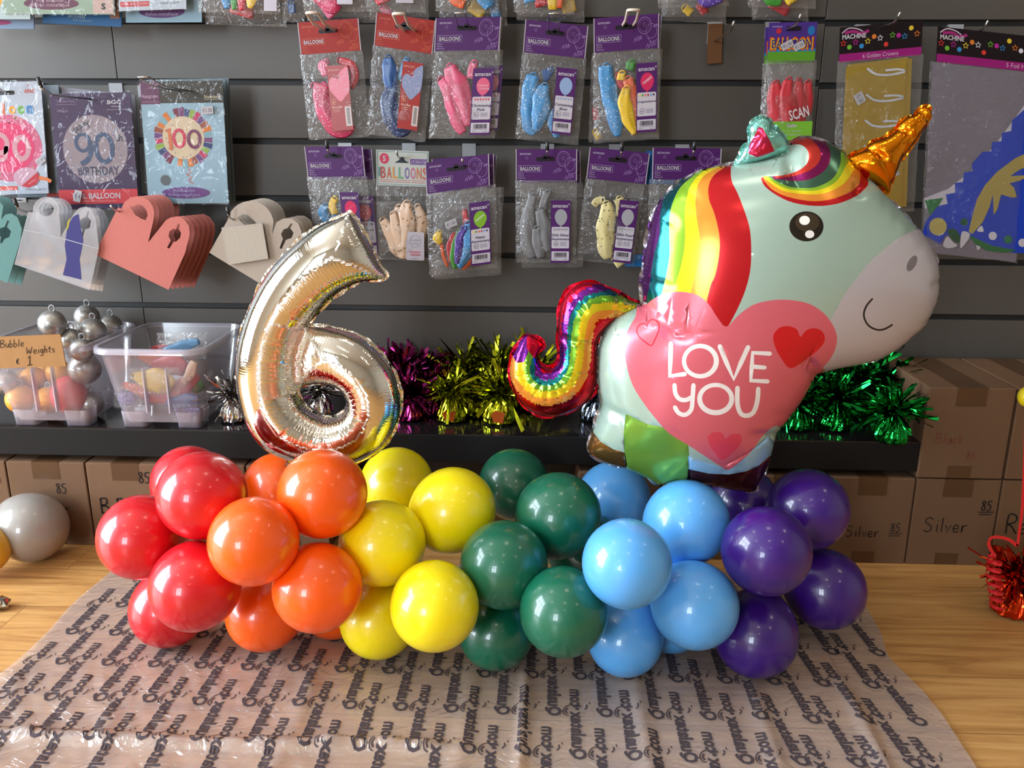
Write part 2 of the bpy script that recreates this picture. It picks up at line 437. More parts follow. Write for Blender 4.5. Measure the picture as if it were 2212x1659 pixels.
def stroke(pts, w, closed=False, smooth=0, cap=3):
    """outline of a pen stroke of width w (open stroke -> one polygon)"""
    if smooth: pts = smooth_line(pts, closed, smooth)
    P = np.array(pts, float); n = len(P); L = []; R = []
    for i in range(n):
        a = P[max(i - 1, 0)]; b = P[min(i + 1, n - 1)]
        t = b - a; t = t / (np.linalg.norm(t) + 1e-9); nn = np.array([-t[1], t[0]])
        L.append(tuple(P[i] + nn * w / 2)); R.append(tuple(P[i] - nn * w / 2))
    def capp(c, frm, to):
        a0 = math.atan2(frm[1] - c[1], frm[0] - c[0]); o = []
        for i in range(1, cap):
            a = a0 - PI * i / cap; o.append((c[0] + w / 2 * math.cos(a), c[1] + w / 2 * math.sin(a)))
        return o
    return L + capp(P[-1], L[-1], R[-1]) + R[::-1] + capp(P[0], R[0], L[0])

_tc = {}
def text_geo(s, bold=0.0):
    if (s, bold) in _tc: return _tc[(s, bold)]
    cu = bpy.data.curves.new('lettering', 'FONT'); cu.body = s; cu.size = 1.0; cu.offset = bold; cu.resolution_u = 2
    o = bpy.data.objects.new('lettering', cu)
    me = o.to_mesh()
    V = np.array([v.co[:2] for v in me.vertices]); F = [tuple(p.vertices) for p in me.polygons]
    o.to_mesh_clear(); bpy.data.objects.remove(o); bpy.data.curves.remove(cu)
    _tc[(s, bold)] = (V, F); return V, F

class Frame:
    """flat design surface: u to the right, v downwards, w out of the surface"""
    def __init__(s, O, U, V):
        s.O = np.array(O, float); s.U = np.array(U, float); s.V = np.array(V, float)
        n = np.cross(s.U, -s.V); s.N = n / np.linalg.norm(n)
    @staticmethod
    def pic(TL, TR, BL, Y, wu, hu):
        a, b, c = aty(*TL, Y), aty(*TR, Y), aty(*BL, Y)
        return Frame(a, (b - a) / wu, (c - a) / hu)
    def p(s, u, v, w=0.0): return s.O + s.U * u + s.V * v + s.N * w
    def shift(s, du, dv, dw): return Frame(s.p(du, dv, dw), s.U, s.V)
EPS = 0.00022
def flat(mb, F, outline, col, w=EPS, holes=(), mi=0):
    V, T = cdt_shape(outline, holes)
    fs = []
    for f in T:
        a, b, c = [V[i] for i in f]
        ar = (b[0] - a[0]) * (c[1] - a[1]) - (b[1] - a[1]) * (c[0] - a[0])
        fs.append(f if ar < 0 else f[::-1])
    mb.add([F.p(x, y, w) for x, y in V], fs, col, mi)
def slab(mb, F, outline, col, t=0.0006, holes=(), mi=0, edge=None, back=None, w=0.0):
    V, T = cdt_shape(outline, holes); fs = []
    for f in T:
        a, b, c = [V[i] for i in f]
        ar = (b[0] - a[0]) * (c[1] - a[1]) - (b[1] - a[1]) * (c[0] - a[0])
        fs.append(f if ar < 0 else f[::-1])
    mb.add([F.p(x, y, w) for x, y in V], fs, col, mi)
    mb.add([F.p(x, y, w - t) for x, y in V], [f[::-1] for f in fs], back or col, mi)
    for loop in [outline] + list(holes):
        n = len(loop)
        mb.add([F.p(x, y, w) for x, y in loop] + [F.p(x, y, w - t) for x, y in loop],
               [(i, (i + 1) % n, (i + 1) % n + n, i + n) for i in range(n)], edge or col, mi)
def rect(x0, y0, x1, y1): return [(x0, y0), (x1, y0), (x1, y1), (x0, y1)]
def write(mb, F, s, u, v, h, col, w=2 * EPS, width=None, rot=0.0, bold=0.0, center=True, mirror=False, mi=0, warp=None):
    """s with capital height h, centred (or starting) at u, baseline middle at v"""
    V, Fc = text_geo(s, bold)
    if len(V) == 0: return
    x0, x1 = V[:, 0].min(), V[:, 0].max(); k = h / 0.70
    sx = k if width is None else width / (x1 - x0)
    X = (V[:, 0] - (x0 + x1) / 2) * sx if center else (V[:, 0] - x0) * sx
    Yv = (V[:, 1] - 0.35) * k
    if mirror: X = -X
    c, sn = math.cos(math.radians(rot)), math.sin(math.radians(rot))
    UX = u + X * c + Yv * sn; VY = v + X * sn - Yv * c
    if warp: mb.add([warp(a, b) for a, b in zip(UX, VY)], Fc, col, mi)
    else: mb.add([F.p(a, b, w) for a, b in zip(UX, VY)], Fc, col, mi)
def pen(mb, F, pts, wd, col, w=2 * EPS, smooth=0, mi=0, warp=None):
    """flat pen line drawn as a strip of quads"""
    if smooth: pts = smooth_line(pts, False, smooth)
    P = np.array(pts, float); n = len(P); vs = []
    for i in range(n):
        t = P[min(i + 1, n - 1)] - P[max(i - 1, 0)]; t = t / (np.linalg.norm(t) + 1e-9); q = np.array([-t[1], t[0]]) * wd / 2
        a, b = P[i] + q, P[i] - q
        vs += [F.p(a[0], a[1], w), F.p(b[0], b[1], w)]
    mb.add(vs, [(2 * i, 2 * i + 1, 2 * i + 3, 2 * i + 2) for i in range(n - 1)], col, mi)
def ring(mb, F, cx, cy, rx, ry, wd, col, w=2 * EPS, n=28, mi=0):
    vs = []
    for i in range(n):
        a = 2 * PI * i / n
        for q in (wd / 2, -wd / 2): vs.append(F.p(cx + (rx + q) * math.cos(a), cy + (ry + q) * math.sin(a), w))
    mb.add(vs, [(2 * i, 2 * i + 1, (2 * i + 3) % (2 * n), (2 * i + 2) % (2 * n)) for i in range(n)], col, mi)

# handwriting, one stroke list per letter in a 1 x 1.4 cell (v down, baseline 1.0)
HW = {
 'B': [[(.1, 0), (.1, 1)], [(.1, .03), (.5, 0), (.6, .2), (.45, .42), (.12, .48), (.55, .55), (.7, .78), (.5, .98), (.08, 1)]],
 'S': [[(.7, .12), (.5, 0), (.2, .08), (.12, .3), (.35, .45), (.62, .62), (.6, .88), (.3, 1), (.05, .88)]],
 'R': [[(.12, 1), (.12, .02), (.5, 0), (.65, .2), (.5, .42), (.14, .5), (.4, .62), (.72, 1)]],
 'W': [[(.0, .1), (.12, 1), (.4, .4), (.6, 1), (.85, .05)]],
 'u': [[(.1, .45), (.1, .8), (.25, 1), (.45, .9), (.5, .45), (.5, .9), (.6, 1)]],
 'b': [[(.1, 0), (.1, 1), (.35, 1), (.5, .78), (.38, .55), (.1, .62)]],
 'l': [[(.2, 0), (.15, .9), (.25, 1)]],
 'e': [[(.1, .75), (.45, .72), (.42, .52), (.22, .48), (.08, .7), (.15, .95), (.35, 1), (.52, .9)]],
 'i': [[(.2, .48), (.2, 1)], [(.2, .2), (.22, .25)]],
 'v': [[(.05, .5), (.2, 1), (.45, .5)]],
 'r': [[(.12, .5), (.12, 1), (.14, .65), (.35, .5), (.5, .52)]],
 'g': [[(.48, .52), (.2, .5), (.1, .75), (.25, .95), (.48, .8), (.48, .5), (.48, 1.15), (.3, 1.35), (.05, 1.25)]],
 'h': [[(.1, 0), (.1, 1)], [(.1, .7), (.3, .52), (.45, .65), (.45, 1)]],
 't': [[(.2, .15), (.18, .9), (.35, 1)], [(0, .45), (.42, .42)]],
 's': [[(.42, .55), (.2, .5), (.12, .65), (.4, .78), (.38, .95), (.08, 1)]],
 'd': [[(.45, .55), (.15, .55), (.1, .85), (.3, 1), (.48, .85), (.5, 0), (.52, 1)]],
 'a': [[(.45, .55), (.15, .52), (.08, .8), (.25, 1), (.45, .8), (.46, .55), (.5, 1)]],
 'c': [[(.45, .55), (.2, .5), (.08, .75), (.2, 1), (.45, .95)]],
 'k': [[(.1, 0), (.1, 1)], [(.45, .45), (.12, .75), (.5, 1)]],
 '8': [[(.5, .15), (.3, 0), (.1, .18), (.3, .42), (.52, .72), (.3, 1), (.08, .78), (.3, .45), (.5, .15)]],
 '5': [[(.6, .02), (.2, .04), (.15, .42), (.42, .42), (.5, .75), (.3, 1), (.05, .92)]],
 '1': [[(.05, .25), (.3, 0), (.3, 1)], [(.0, 1), (.62, .98)]],
 'E': [[(.55, .12), (.3, .05), (.12, .35), (.12, .75), (.3, .98), (.58, .88)], [(0, .42), (.45, .38)], [(0, .6), (.42, .56)]],
 '.': [[(.1, .95), (.16, 1.0)]], 'n': [[(.1, .5), (.1, 1)], [(.1, .7), (.3, .5), (.45, .65), (.45, 1)]],
}
ADV = {'B': .8, 'S': .85, 'R': .8, 'W': 1.0, 'l': .4, 'i': .38, 'v': .55, 't': .5, '.': .45, '1': .7, 'r': .55}
def scrawl(mb, F, s, u, v, size, col, wd, mi=0, w=2 * EPS, slope=0.0):
    x = u
    for ch in s:
        if ch == ' ': x += .4 * size; continue
        for st in HW[ch]:
            pen(mb, F, [(x + a * size * .8, v + b * size + (x - u) * slope) for a, b in st], wd, col, w, smooth=3 if len(st) > 3 else 0, mi=mi)
        x += ADV.get(ch, .62) * size * .85

# ================================================================== ROOM
def struct(name, mb, mats):
    return tag(mb.build(name, mats), kind='structure')
b = MB(); b.box(ROOM_X0, ROOM_X1, ROOM_Y0, 0.03, -0.04, 0.0); struct('floor', b, M['floor'])
b = MB(); b.box(ROOM_X0, ROOM_X1, ROOM_Y0, 0.03, ROOM_H, ROOM_H + 0.05); struct('ceiling', b, M['ceiling'])
# slatted back wall: boards between dark grooves, three panels wide
G0 = 0.8925; PITCHZ = 0.1; GH = 0.0105
JX = (-0.7623, 0.4640)
b = MB()
b.box(ROOM_X0, ROOM_X1, 0.012, 0.03, 0.0, ROOM_H, mi=1)
for x0, x1, dz in ((ROOM_X0, JX[0] - 0.0006, 0.0), (JX[0] + 0.0006, JX[1] - 0.0006, 0.0), (JX[1] + 0.0006, ROOM_X1, -0.0042)):
    k = 8
    z = G0 + dz - PITCHZ * k
    b.box(x0, x1, 0.0, 0.012, 0.0, z - GH / 2, mi=0)
    while z + PITCHZ < ROOM_H:
        b.box(x0, x1, 0.0, 0.012, z + GH / 2, z + PITCHZ - GH / 2, mi=0, ch=0.0008)
        z += PITCHZ
    b.box(x0, x1, 0.0, 0.012, z + GH / 2, ROOM_H, mi=0)
struct('wall_back', b, [M['wall'], M['groove']])
def wall_with_window(name, win, side):
    b = MB()
    if side == 'x':
        y0, y1, z0, z1 = win; X0, X1 = ROOM_X0 - 0.06, ROOM_X0
        b.box(X0, X1, ROOM_Y0, y0, 0, ROOM_H); b.box(X0, X1, y1, 0.03, 0, ROOM_H)
        b.box(X0, X1, y0, y1, 0, z0); b.box(X0, X1, y0, y1, z1, ROOM_H)
    else:
        x0, x1, z0, z1 = win; Y0, Y1 = ROOM_Y0 - 0.06, ROOM_Y0
        b.box(ROOM_X0, x0, Y0, Y1, 0, ROOM_H); b.box(x1, ROOM_X1, Y0, Y1, 0, ROOM_H)
        b.box(x0, x1, Y0, Y1, 0, z0); b.box(x0, x1, Y0, Y1, z1, ROOM_H)
    struct(name, b, M['plaster'])
wall_with_window('wall_left', WIN_A, 'x')
wall_with_window('wall_front', WIN_FILL, 'y')
b = MB(); b.box(ROOM_X1, ROOM_X1 + 0.06, ROOM_Y0, 0.03, 0, ROOM_H); struct('wall_right', b, M['plaster'])
b = MB()
y0, y1, z0, z1 = WIN_A
for y in (y0, y0 + 0.55, y1 - 0.55, y1): b.box(ROOM_X0 - 0.05, ROOM_X0 + 0.01, y - 0.03, y + 0.03, z0, z1)
for z in (z0, z0 + 1.45, z1): b.box(ROOM_X0 - 0.05, ROOM_X0 + 0.01, y0, y1, z - 0.03, z + 0.03)
struct('window_1', b, M['frame'])
b = MB()
x0, x1, z0, z1 = WIN_FILL
for x in (x0, (x0 + x1) / 2, x1): b.box(x - 0.03, x + 0.03, ROOM_Y0 - 0.05, ROOM_Y0 + 0.01, z0, z1)
for z in (z0, z0 + 1.1, z1): b.box(x0, x1, ROOM_Y0 - 0.05, ROOM_Y0 + 0.01, z - 0.03, z + 0.03)
struct('added_window', b, M['frame'])  # frame of the added front window

# ceiling lamps (outside the frame, mirrored in the balloons)
def emit_mat():
    m, nt, p, out = mat('lamp_diffuser')
    p.inputs['Emission Color'].default_value = (1.0, 0.88, 0.70, 1); p.inputs['Emission Strength'].default_value = LAMP_POWER
    p.inputs['Base Color'].default_value = (0.8, 0.8, 0.8, 1)
    return m
M['lamp'] = emit_mat()
lamp0 = None
for i, (x, y) in enumerate([(0.25, -0.8), (-1.35, -0.7), (0.05, -2.5), (-1.75, -2.2), (1.9, -0.8), (1.9, -2.5), (0.05, -4.2), (-1.75, -4.0)]):
    where = ['above the balloon display', 'above the left shelf', 'above the shop floor middle', 'nearest the side window', 'at the right near the slatted wall', 'at the right of the room', 'near the added front window', 'in the front left corner'][i]
    lab = 'square ceiling lamp %s' % where
    if lamp0 is None:
        lamp0 = thing('ceiling_lamp', lab, 'lamp', (x, y, ROOM_H), 'square ceiling lamps')
        q = MB(); q.box(x - 0.2, x + 0.2, y - 0.2, y + 0.2, ROOM_H - 0.012, ROOM_H - 0.001, ch=0.002); q.build('lamp_frame', M['plaster'], lamp0)
        q = MB(); q.box(x - 0.17, x + 0.17, y - 0.17, y + 0.17, ROOM_H - 0.015, ROOM_H - 0.0125); q.build('diffuser', M['lamp'], lamp0)
    else: dup(lamp0, (x, y, ROOM_H), lab)

# ================================================================== SHELF
SHZ0, SHZ1, SHY, SHX = 0.168, 0.219, -0.215, 0.634
b = MB(); b.box(-1.6, SHX, SHY, 0.0, SHZ0, SHZ1 - 0.0012, ch=0.0015, mi=1); b.box(-1.599, SHX - 0.001, SHY + 0.001, -0.001, SHZ1 - 0.0015, SHZ1, mi=0)
tag(b.build('shelf', [M['black'], M['black_edge']]), 'thick glossy black shelf board along the bottom of the slatted wall', 'shelf')

# ================================================================== CARDBOARD BOXES
CB = hexc(122, 92, 68); CBT = hexc(106, 76, 52); INK = hexc(38, 30, 30)
def carton(x0, x1, y0, z0, z1, label, group, tape='top', writing=None, depth=0.205, tint=1.0, redink=None):
    col = tuple(c * tint for c in CB)
    t = thing('cardboard_box', label, 'box', ((x0 + x1) / 2, y0 + depth / 2, z0), group)
    b = MB(); g = 0.0012
    b.box(x0 + g, x1 - g, y0, y0 + depth, z0, z1 - 0.0008, col, ch=0.0018)
    b.build('carton', M['cardboard'], t)
    q = MB(); xm = (x0 + x1) / 2; tw = 0.024
    q.box(xm - tw, xm + tw, y0 - 0.0004, y0 + 0.0002, z1 - 0.032, z1 - 0.001, CBT)
    q.box(xm - tw, xm + tw, y0 - 0.0004, y0 + depth, z1 - 0.001, z1 - 0.0003, CBT)
    q.build('packing_tape', M['label'], t)
    q = MB(); q.box(xm - tw * .9, xm + tw * .7, y0 - 0.0004, y0 + 0.0002, z0 + 0.002, z0 + 0.022, CBT); q.build('packing_tape', M['label'], t)
    F = Frame((x0, y0 - 0.0006, z1), (0.001, 0, 0), (0, 0, -0.001))   # millimetres
    if writing:
        for s, u, v, size, wd, c in writing:
            w = MB()
            scrawl(w, F, s, u, v, size, c, wd, w=0.0001)
            if s == '85' and size > 10 and len(writing) > 1 and writing[0][0][0] == 'S':
                pen(w, F, [(u - 3, v + size * 1.2), (u + size * 1.3, v + size * 1.15)], wd * .8, c, 0.0001)
                pen(w, F, [(u - 1, v + size * 1.45), (u + size * 1.1, v + size * 1.42)], wd * .8, c, 0.0001)
            w.build('handwriting', M['paper'], t)
    return t
BY = -0.2185; BXW = 0.1405
def bx(px): return aty(px, 1215, BY)[0]
RED = hexc(150, 70, 62)
carton(0.620, 0.7605, BY, 0.1585, 0.3155, 'brown box beside the right end of the black shelf, faint red writing', 'upper cartons', writing=[('Black', 22, 78, 18, 1.0, RED), ('85', 75, 108, 16, 1.0, RED)])
carton(0.7625, 0.905, BY, 0.1585, 0.3155, 'brown box on the upper row at the right edge of the photo', 'upper cartons', tint=1.05)
e0 = 0.6215
low = [(e0 - 1 * BXW, e0, 'brown box marked Silver 85 just right of the purple balloons', [('Silver', 34, 88, 20, 1.5, INK), ('85', 108, 82, 16, 1.4, INK)], 1.0),
       (e0, e0 + BXW, 'brown box marked Silver with underlined 85 above the word', [('Silver', 22, 70, 26, 1.8, INK), ('85', 112, 38, 17, 2.0, INK)], 1.0),
       (e0 + BXW, e0 + 2 * BXW, 'brown box marked Red behind the copper tinsel weight', [('Red', 16, 62, 34, 2.6, INK)], 1.02)]
for k in range(2, 5):
    low.append((e0 - k * BXW, e0 - (k - 1) * BXW, ['brown box under the shelf directly behind the purple balloons', 'brown box under the shelf behind the light blue balloons', 'brown box under the shelf behind the green and blue balloons'][k - 2], None, 1.0))
l0 = aty(205, 1172, BY)[0]
for k, (lab, wr, ti) in enumerate([
    ('brown box marked B.Blue and 85 behind the red balloons', [('B.Blu', 18, 66, 28, 3.0, INK), ('85', 92, 16, 20, 2.0, INK)], 1.05),
    ('brown box marked 85 behind the round grey balloon', [('85', 84, 40, 18, 1.6, INK), ('er', 86, 76, 18, 1.5, INK)], .95),
    ('brown box at the far left edge under the shelf, marked 85', [('85', 108, 22, 20, 1.4, INK)], 1.0)]):
    low.append((l0 - k * BXW, l0 - (k - 1) * BXW, lab, wr, ti))
for k in range(2):
    low.append((l0 + (k + 1) * BXW, l0 + (k + 2) * BXW, ['brown box under the shelf between the red and orange balloons', 'brown box under the shelf behind the yellow balloons'][k], None, 1.0))
for x0, x1, lab, wr, ti in low: carton(x0, x1, BY + 0.001, 0.0, 0.157, lab, 'lower cartons', writing=wr, tint=ti)

# ================================================================== HOOKS AND HANGING PACKETS
def groove_z(k, x): return G0 - PITCHZ * k - (0.0042 if x > JX[1] else 0)
def hook(px, py, Yp, k, L, style, label, tipz=0.012):
    """wall hook whose wire passes the picture point px,py at distance Yp; k = groove number; L = reach"""
    P = aty(px, py, Yp); x, z = P[0], P[2]; gz = groove_z(k, x)
    t = thing('display_hook', label, 'hook', (x, 0, z), 'display hooks on the slatted wall')
    b = MB()
    b.box(x - 0.012, x + 0.012, -0.0018, -0.0002, z - 0.004, gz - GH / 2 + 0.001)
    b.box(x - 0.012, x + 0.012, -0.0018, 0.008, gz - GH / 2 + 0.001, gz - GH / 2 + 0.003)
    b.build('back_plate', M['plate'], t)
    b = MB(); wm = M['white_wire'] if style == 'white' else M['wire']
    r = 0.0022 if style == 'white' else 0.0013
    if style in ('white', 'loop'):
        g = 0.0085
        arc = [(x + g * math.cos(a), -L - g * 0.6 * math.sin(a), z + tipz) for a in np.linspace(0, PI, 9)]
        b.tube([(x + g, -0.001, z), (x + g, -L * .8, z + .002)] + arc + [(x - g, -L * .8, z + .002), (x - g, -0.001, z)], r)
        b.build('wire', wm, t)
    else:
        pts = [(x, -0.001, z), (x, -L * .85, z), (x, -L * .95, z + tipz * .4), (x, -L, z + tipz)]
        b.tube(pts, 0.0016); b.build('wire', wm, t)
        if style == 'cap':
            c = MB(); c.tube([(x, -L * .985, z + tipz * .85), (x, -L * 1.01, z + tipz + .012)], 0.003); c.build('tip_cap', M['black_cap'], t)
    return t

WHT = hexc(205, 198, 205); NAVY = hexc(45, 38, 90)
PURP = hexc(82, 30, 102); PURD = hexc(66, 22, 104); REDH = hexc(164, 32, 18); LIL = hexc(168, 130, 196); ORG = hexc(225, 100, 55)
def squiggle(mb, F, cx, cy, sc, col, w=2 * EPS):
    pen(mb, F, [(cx + a * sc, cy + b * sc) for a, b in ((-8, 6), (-5, -2), (-3, 5), (0, -5), (2, 4), (5, -6), (6, 2), (9, -4))], 0.9, col, w, smooth=4)
def brand_header(name, parent, F, base, line, small, box_col, W_=145, H_=70, F2=None):
    b = MB()
    slab(b, F, rect(0, 0, W_, H_), base, 0.0016)
    dark = tuple(c * .6 for c in base)
    for x in (0, W_ - 2.2): flat(b, F, rect(x, 0, x + 2.2, H_), hexc(190, 180, 190), EPS)
    flat(b, F, rrect(48, 18, 92, 27, 4), (0.01, 0.005, 0.012), 2 * EPS)  # hanger slot: dark print standing for the shadowed hole
    flat(b, F, ell(70, 17, 6, 5, 12), (0.01, 0.005, 0.012), 2 * EPS)
    write(b, F, 'amscan', 23, 10, 6, small, width=27, bold=.01)
    pen(b, F, star(26, 20, 4) + star(26, 20, 4)[:1], .6, line)
    write(b, F, 'BALLOONS', 34, 44, 8.5, WHT, width=47, bold=.02)
    for seg in (((7, 37), (61, 37)), ((61, 37), (61, 51)), ((61, 51), (7, 51)), ((7, 51), (7, 37))): pen(b, F, seg, .9, box_col)
    for i, s in enumerate(('Ballons', 'Globos', 'Palloncini')): write(b, F, s, 6, 55 + i * 5, 3.2, small, center=False)
    ring(b, F, 113, 22, 15, 17, 1.1, line); ring(b, F, 128, 34, 12, 15, .8, line); ring(b, F, 113, 22, 11, 13, .5, line)
    pen(b, F, star(112, 20, 5) + star(112, 20, 5)[:1], .6, line)
    pen(b, F, [(117, 38), (122, 50), (130, 56), (143, 52)], .9, line, smooth=4)
    squiggle(b, F, 98, 48, 1.1, line); squiggle(b, F, 127, 62, 1.3, line); squiggle(b, F, 137, 24, .6, line)
    b.build(name, M['card'], parent)
def bag(parent, F, x0, x1, y0, y1, t0=0.001, t1=0.011, name='clear_bag', back=True, mats=None):
    """pillow of clear film: front and back sheet, closed at the edges, crinkled"""
    nx, ny = 14, 22; rs = random.Random(int(abs(F.O[0]) * 9999) + 3)
    ph = [rs.uniform(0, 6.28) for _ in range(6)]
    def th(i, j):
        a, c = i / nx, j / ny
        e = (max(0, 4 * a * (1 - a)) ** .45) * (min(1, (1 - c) * 7) ** .5) * min(1, .25 + c * 1.6)
        wv = .14 * math.sin(9 * a + 5 * c + ph[0]) + .12 * math.sin(-13 * a + 8 * c + ph[1]) + .1 * math.sin(21 * c + 4 * a + ph[2])
        return t0 + (t1 - t0) * e * (1 + wv)
    b = MB()
    for sgn in (1, -1):
        if sgn < 0 and not back: continue
        vs = []
        for j in range(ny + 1):
            for i in range(nx + 1):
                edge = .8 * math.sin(j * 1.7 + ph[3]) * (1 if i in (0, nx) else 0) + .7 * math.sin(i * 1.3 + ph[4]) * (1 if j == ny else 0)
                vs.append(F.p(x0 + (x1 - x0) * i / nx + edge, y0 + (y1 - y0) * j / ny + (edge if j == ny else 0), sgn * th(i, j) * (1.0 if sgn > 0 else .25)))
        fs = [(j * (nx + 1) + i, (j + 1) * (nx + 1) + i, (j + 1) * (nx + 1) + i + 1, j * (nx + 1) + i + 1) for j in range(ny) for i in range(nx)]
        if sgn < 0: fs = [f[::-1] for f in fs]
        b.add(vs, fs, (1, 1, 1), 0 if sgn > 0 else 1, True)
    return b.build(name, mats or [M['film'], M['back_film']], parent)
def small_print(b, F, x0, x1, y0, y1, step, col, w, lw=.8):
    rs = random.Random(5); y = y0
    while y < y1:
        x = x0
        while x < x1 - 4:
            L = rs.uniform(14, 40); e = min(x1, x + L)
            pen(b, F, [(x, y), (e, y)], lw, col, w); x = e + 2.2
        y += step
def limp(parent, F, pts, widths, material, w=0.004, ratio=.32, neck=True, name='folded_balloon'):
    """uninflated latex balloon: flattened sleeve along pts with a rolled lip at the first point"""
    P = smooth_line(pts, False, 5); n = len(P)
    Wd = np.interp(np.linspace(0, len(pts) - 1, n), range(len(pts)), widths)
    k = np.linalg.norm(F.U)
    b = MB(); N = Vector(F.N)
    path = [Vector(F.p(x, y, w)) for x, y in P]
    b.tube(path, [float(a * k) for a in Wd], 20, flat=(N, ratio * .85), fold=.2)
    if neck:
        c = path[0]; T = (path[1] - path[0]).normalized(); r = min(widths[0], 8) * k * .95; q = (T * .45 + N * .9).normalized()
        A = q.orthogonal().normalized(); B = q.cross(A)
        b.tube([c + A * math.cos(a) * r + B * math.sin(a) * r * .8 for a in np.linspace(0, 2 * PI, 15)], r * .2, 6)
    return b.build(name, material, parent)
LX = {}
def lx(name, c, dots=None, ds=260):
    if name not in LX: LX[name] = latex(name, tuple(q * .58 for q in c), dots=tuple(q * .6 for q in (dots or tuple(min(1, v * 1.25) for v in c))), dscale=ds)  # packet latex darkened in colour for the weaker light at the wall
    return LX[name]
def price(parent, F, cx, cy, w=22, h=13, rot=0, z=0.0128, col=None, txt='€1.50'):
    b = MB(); c, s = math.cos(math.radians(rot)), math.sin(math.radians(rot))
    pts = [(cx + x * c - y * s, cy + x * s + y * c) for x, y in ((-w / 2, -h / 2), (w / 2, -h / 2), (w / 2, h / 2), (-w / 2, h / 2))]
    slab(b, F, pts, col or hexc(205, 200, 205), .0003, w=z)
    write(b, F, txt, cx, cy, h * .5, hexc(120, 110, 120), z + EPS, width=w * .75, rot=rot)
    b.build('price_sticker', M['paper'], parent)
def insert_card(parent, F, x0, y0, kind, bcol, title, drops, msg=None, H_=145, z=0.0118):
    """the little upright card inside the bag, 46 wide"""
    b = MB(); x1 = x0 + 46
    if kind == 'purple':
        slab(b, F, rect(x0, y0, x1, y0 + H_), PURP, .0004, w=z)
        e = z + EPS
        write(b, F, 'amscan', x0 + 22, y0 + 12, 8.5, WHT, e, width=36, bold=.02); write(b, F, '®', x0 + 43, y0 + 9, 4, WHT, e)
        cx, cy = x0 + 24, y0 + 39
        flat(b, F, [(cx + 15 * math.sin(t) * (1 - .18 * max(0, -math.cos(t))), cy - 19 * math.cos(t)) for t in np.linspace(0, 2 * PI, 26, endpoint=False)], bcol, e)
        flat(b, F, [(cx - 2.5, cy + 22), (cx, cy + 18), (cx + 2.5, cy + 22)], bcol, e)
        if msg: 
            for i, s in enumerate(msg[0]): write(b, F, s, cx + i * 2.5, cy - 3 + i * 7, 5, msg[1], e + EPS, width=24, rot=msg[2], bold=.02)
        y2 = y0 + 61
        flat(b, F, rrect(x0 + 2, y2, x1 - 2, y2 + 50, 3), hexc(208, 200, 208), e)
        for i, dc in enumerate(drops): flat(b, F, [(x0 + 8 + i * 6.1, y2 + 9.5), (x0 + 5.8 + i * 6.1, y2 + 5), (x0 + 8 + i * 6.1, y2 + 2.8), (x0 + 10.2 + i * 6.1, y2 + 5)], dc, e + EPS)
        for i, s in enumerate(title): write(b, F, s, cx - 1, y2 + 19 + i * 9, 5.6 if len(title) > 1 else 4.4, NAVY, e + EPS, width=min(42, 4.4 * len(s)), bold=.015)
        ring(b, F, x0 + 13, y2 + 39, 5, 6, .7, NAVY, e + EPS, 16); write(b, F, '6x', x0 + 13, y2 + 39, 4, NAVY, e + EPS)
        for i in range(3): pen(b, F, [(x0 + 22, y2 + 36 + i * 3.2), (x0 + 38, y2 + 36 + i * 3.2)], 1.1, hexc(120, 115, 140), e + EPS)
        y3 = y0 + H_ - 27
        flat(b, F, rrect(x0 + 2, y3, x1 - 2, y3 + 22, 2), hexc(208, 200, 208), e)
        rs = random.Random(2); xx = x0 + 8
        while xx < x1 - 8:
            ww = rs.choice((.6, .9, 1.5)); flat(b, F, rect(xx, y3 + 3, xx + ww, y3 + 13), hexc(50, 45, 60), e + EPS); xx += ww + rs.choice((.6, 1.1))
        pen(b, F, [(x0 + 6, y3 + 15), (x1 - 6, y3 + 15)], 1.0, hexc(140, 135, 150), e + EPS)
        write(b, F, '9903227', x0 + 10, y3 + 19, 2.5, NAVY, e + EPS, width=9); write(b, F, 'amscan', x1 - 11, y3 + 19, 2.5, NAVY, e + EPS, width=9)
    else:
        e = z + EPS
        slab(b, F, rect(x0, y0, x0 + 50, y0 + H_), REDH, .0004, w=z)
        write(b, F, 'amscan', x0 + 16, y0 + 9, 6.5, hexc(225, 150, 140), e, width=26)
        h = [(0, 38), (-14, 24), (-24, 8), (-22, -10), (-12, -16), (0, -12), (4, -26), (14, -34), (24, -34), (24, 12), (12, 28)]
        flat(b, F, smooth_line([(x0 + 26 + p, y0 + 42 + q) for p, q in h], True, 4), bcol, e)
        rs = random.Random(4)
        for i in range(46):
            a, c = x0 + 26 + rs.uniform(-18, 22), y0 + 42 + rs.uniform(-26, 20)
            flat(b, F, ell(a, c, 1, 1, 5), hexc(230, 200, 215), e + EPS)
        for s in (((x0 + 4, y0 + 74), (x0 + 14, y0 + 74)), ((x0 + 14, y0 + 74), (x0 + 14, y0 + 86)), ((x0 + 14, y0 + 86), (x0 + 4, y0 + 86)), ((x0 + 4, y0 + 86), (x0 + 4, y0 + 74))): pen(b, F, s, .8, hexc(225, 130, 90), e)
        write(b, F, '6', x0 + 9, y0 + 80, 7, hexc(225, 150, 110), e, bold=.02)
        write(b, F, title[0], x0 + 5, y0 + 92, 4.5, hexc(235, 190, 170), e, center=False, bold=.02)
        for i in range(2): pen(b, F, [(x0 + 6, y0 + 98 + i * 4), (x0 + 22, y0 + 98 + i * 4)], 1, hexc(220, 150, 120), e)
        flat(b, F, rect(x0 + 34, y0 + 92, x0 + 49, y0 + 136), hexc(205, 190, 185), e)
        yy = y0 + 96
        while yy < y0 + 132: flat(b, F, rect(x0 + 38, yy, x0 + 45, yy + 1.2), hexc(70, 60, 60), e + EPS); yy += 2.4
    b.build('insert_card', M['label'], parent)

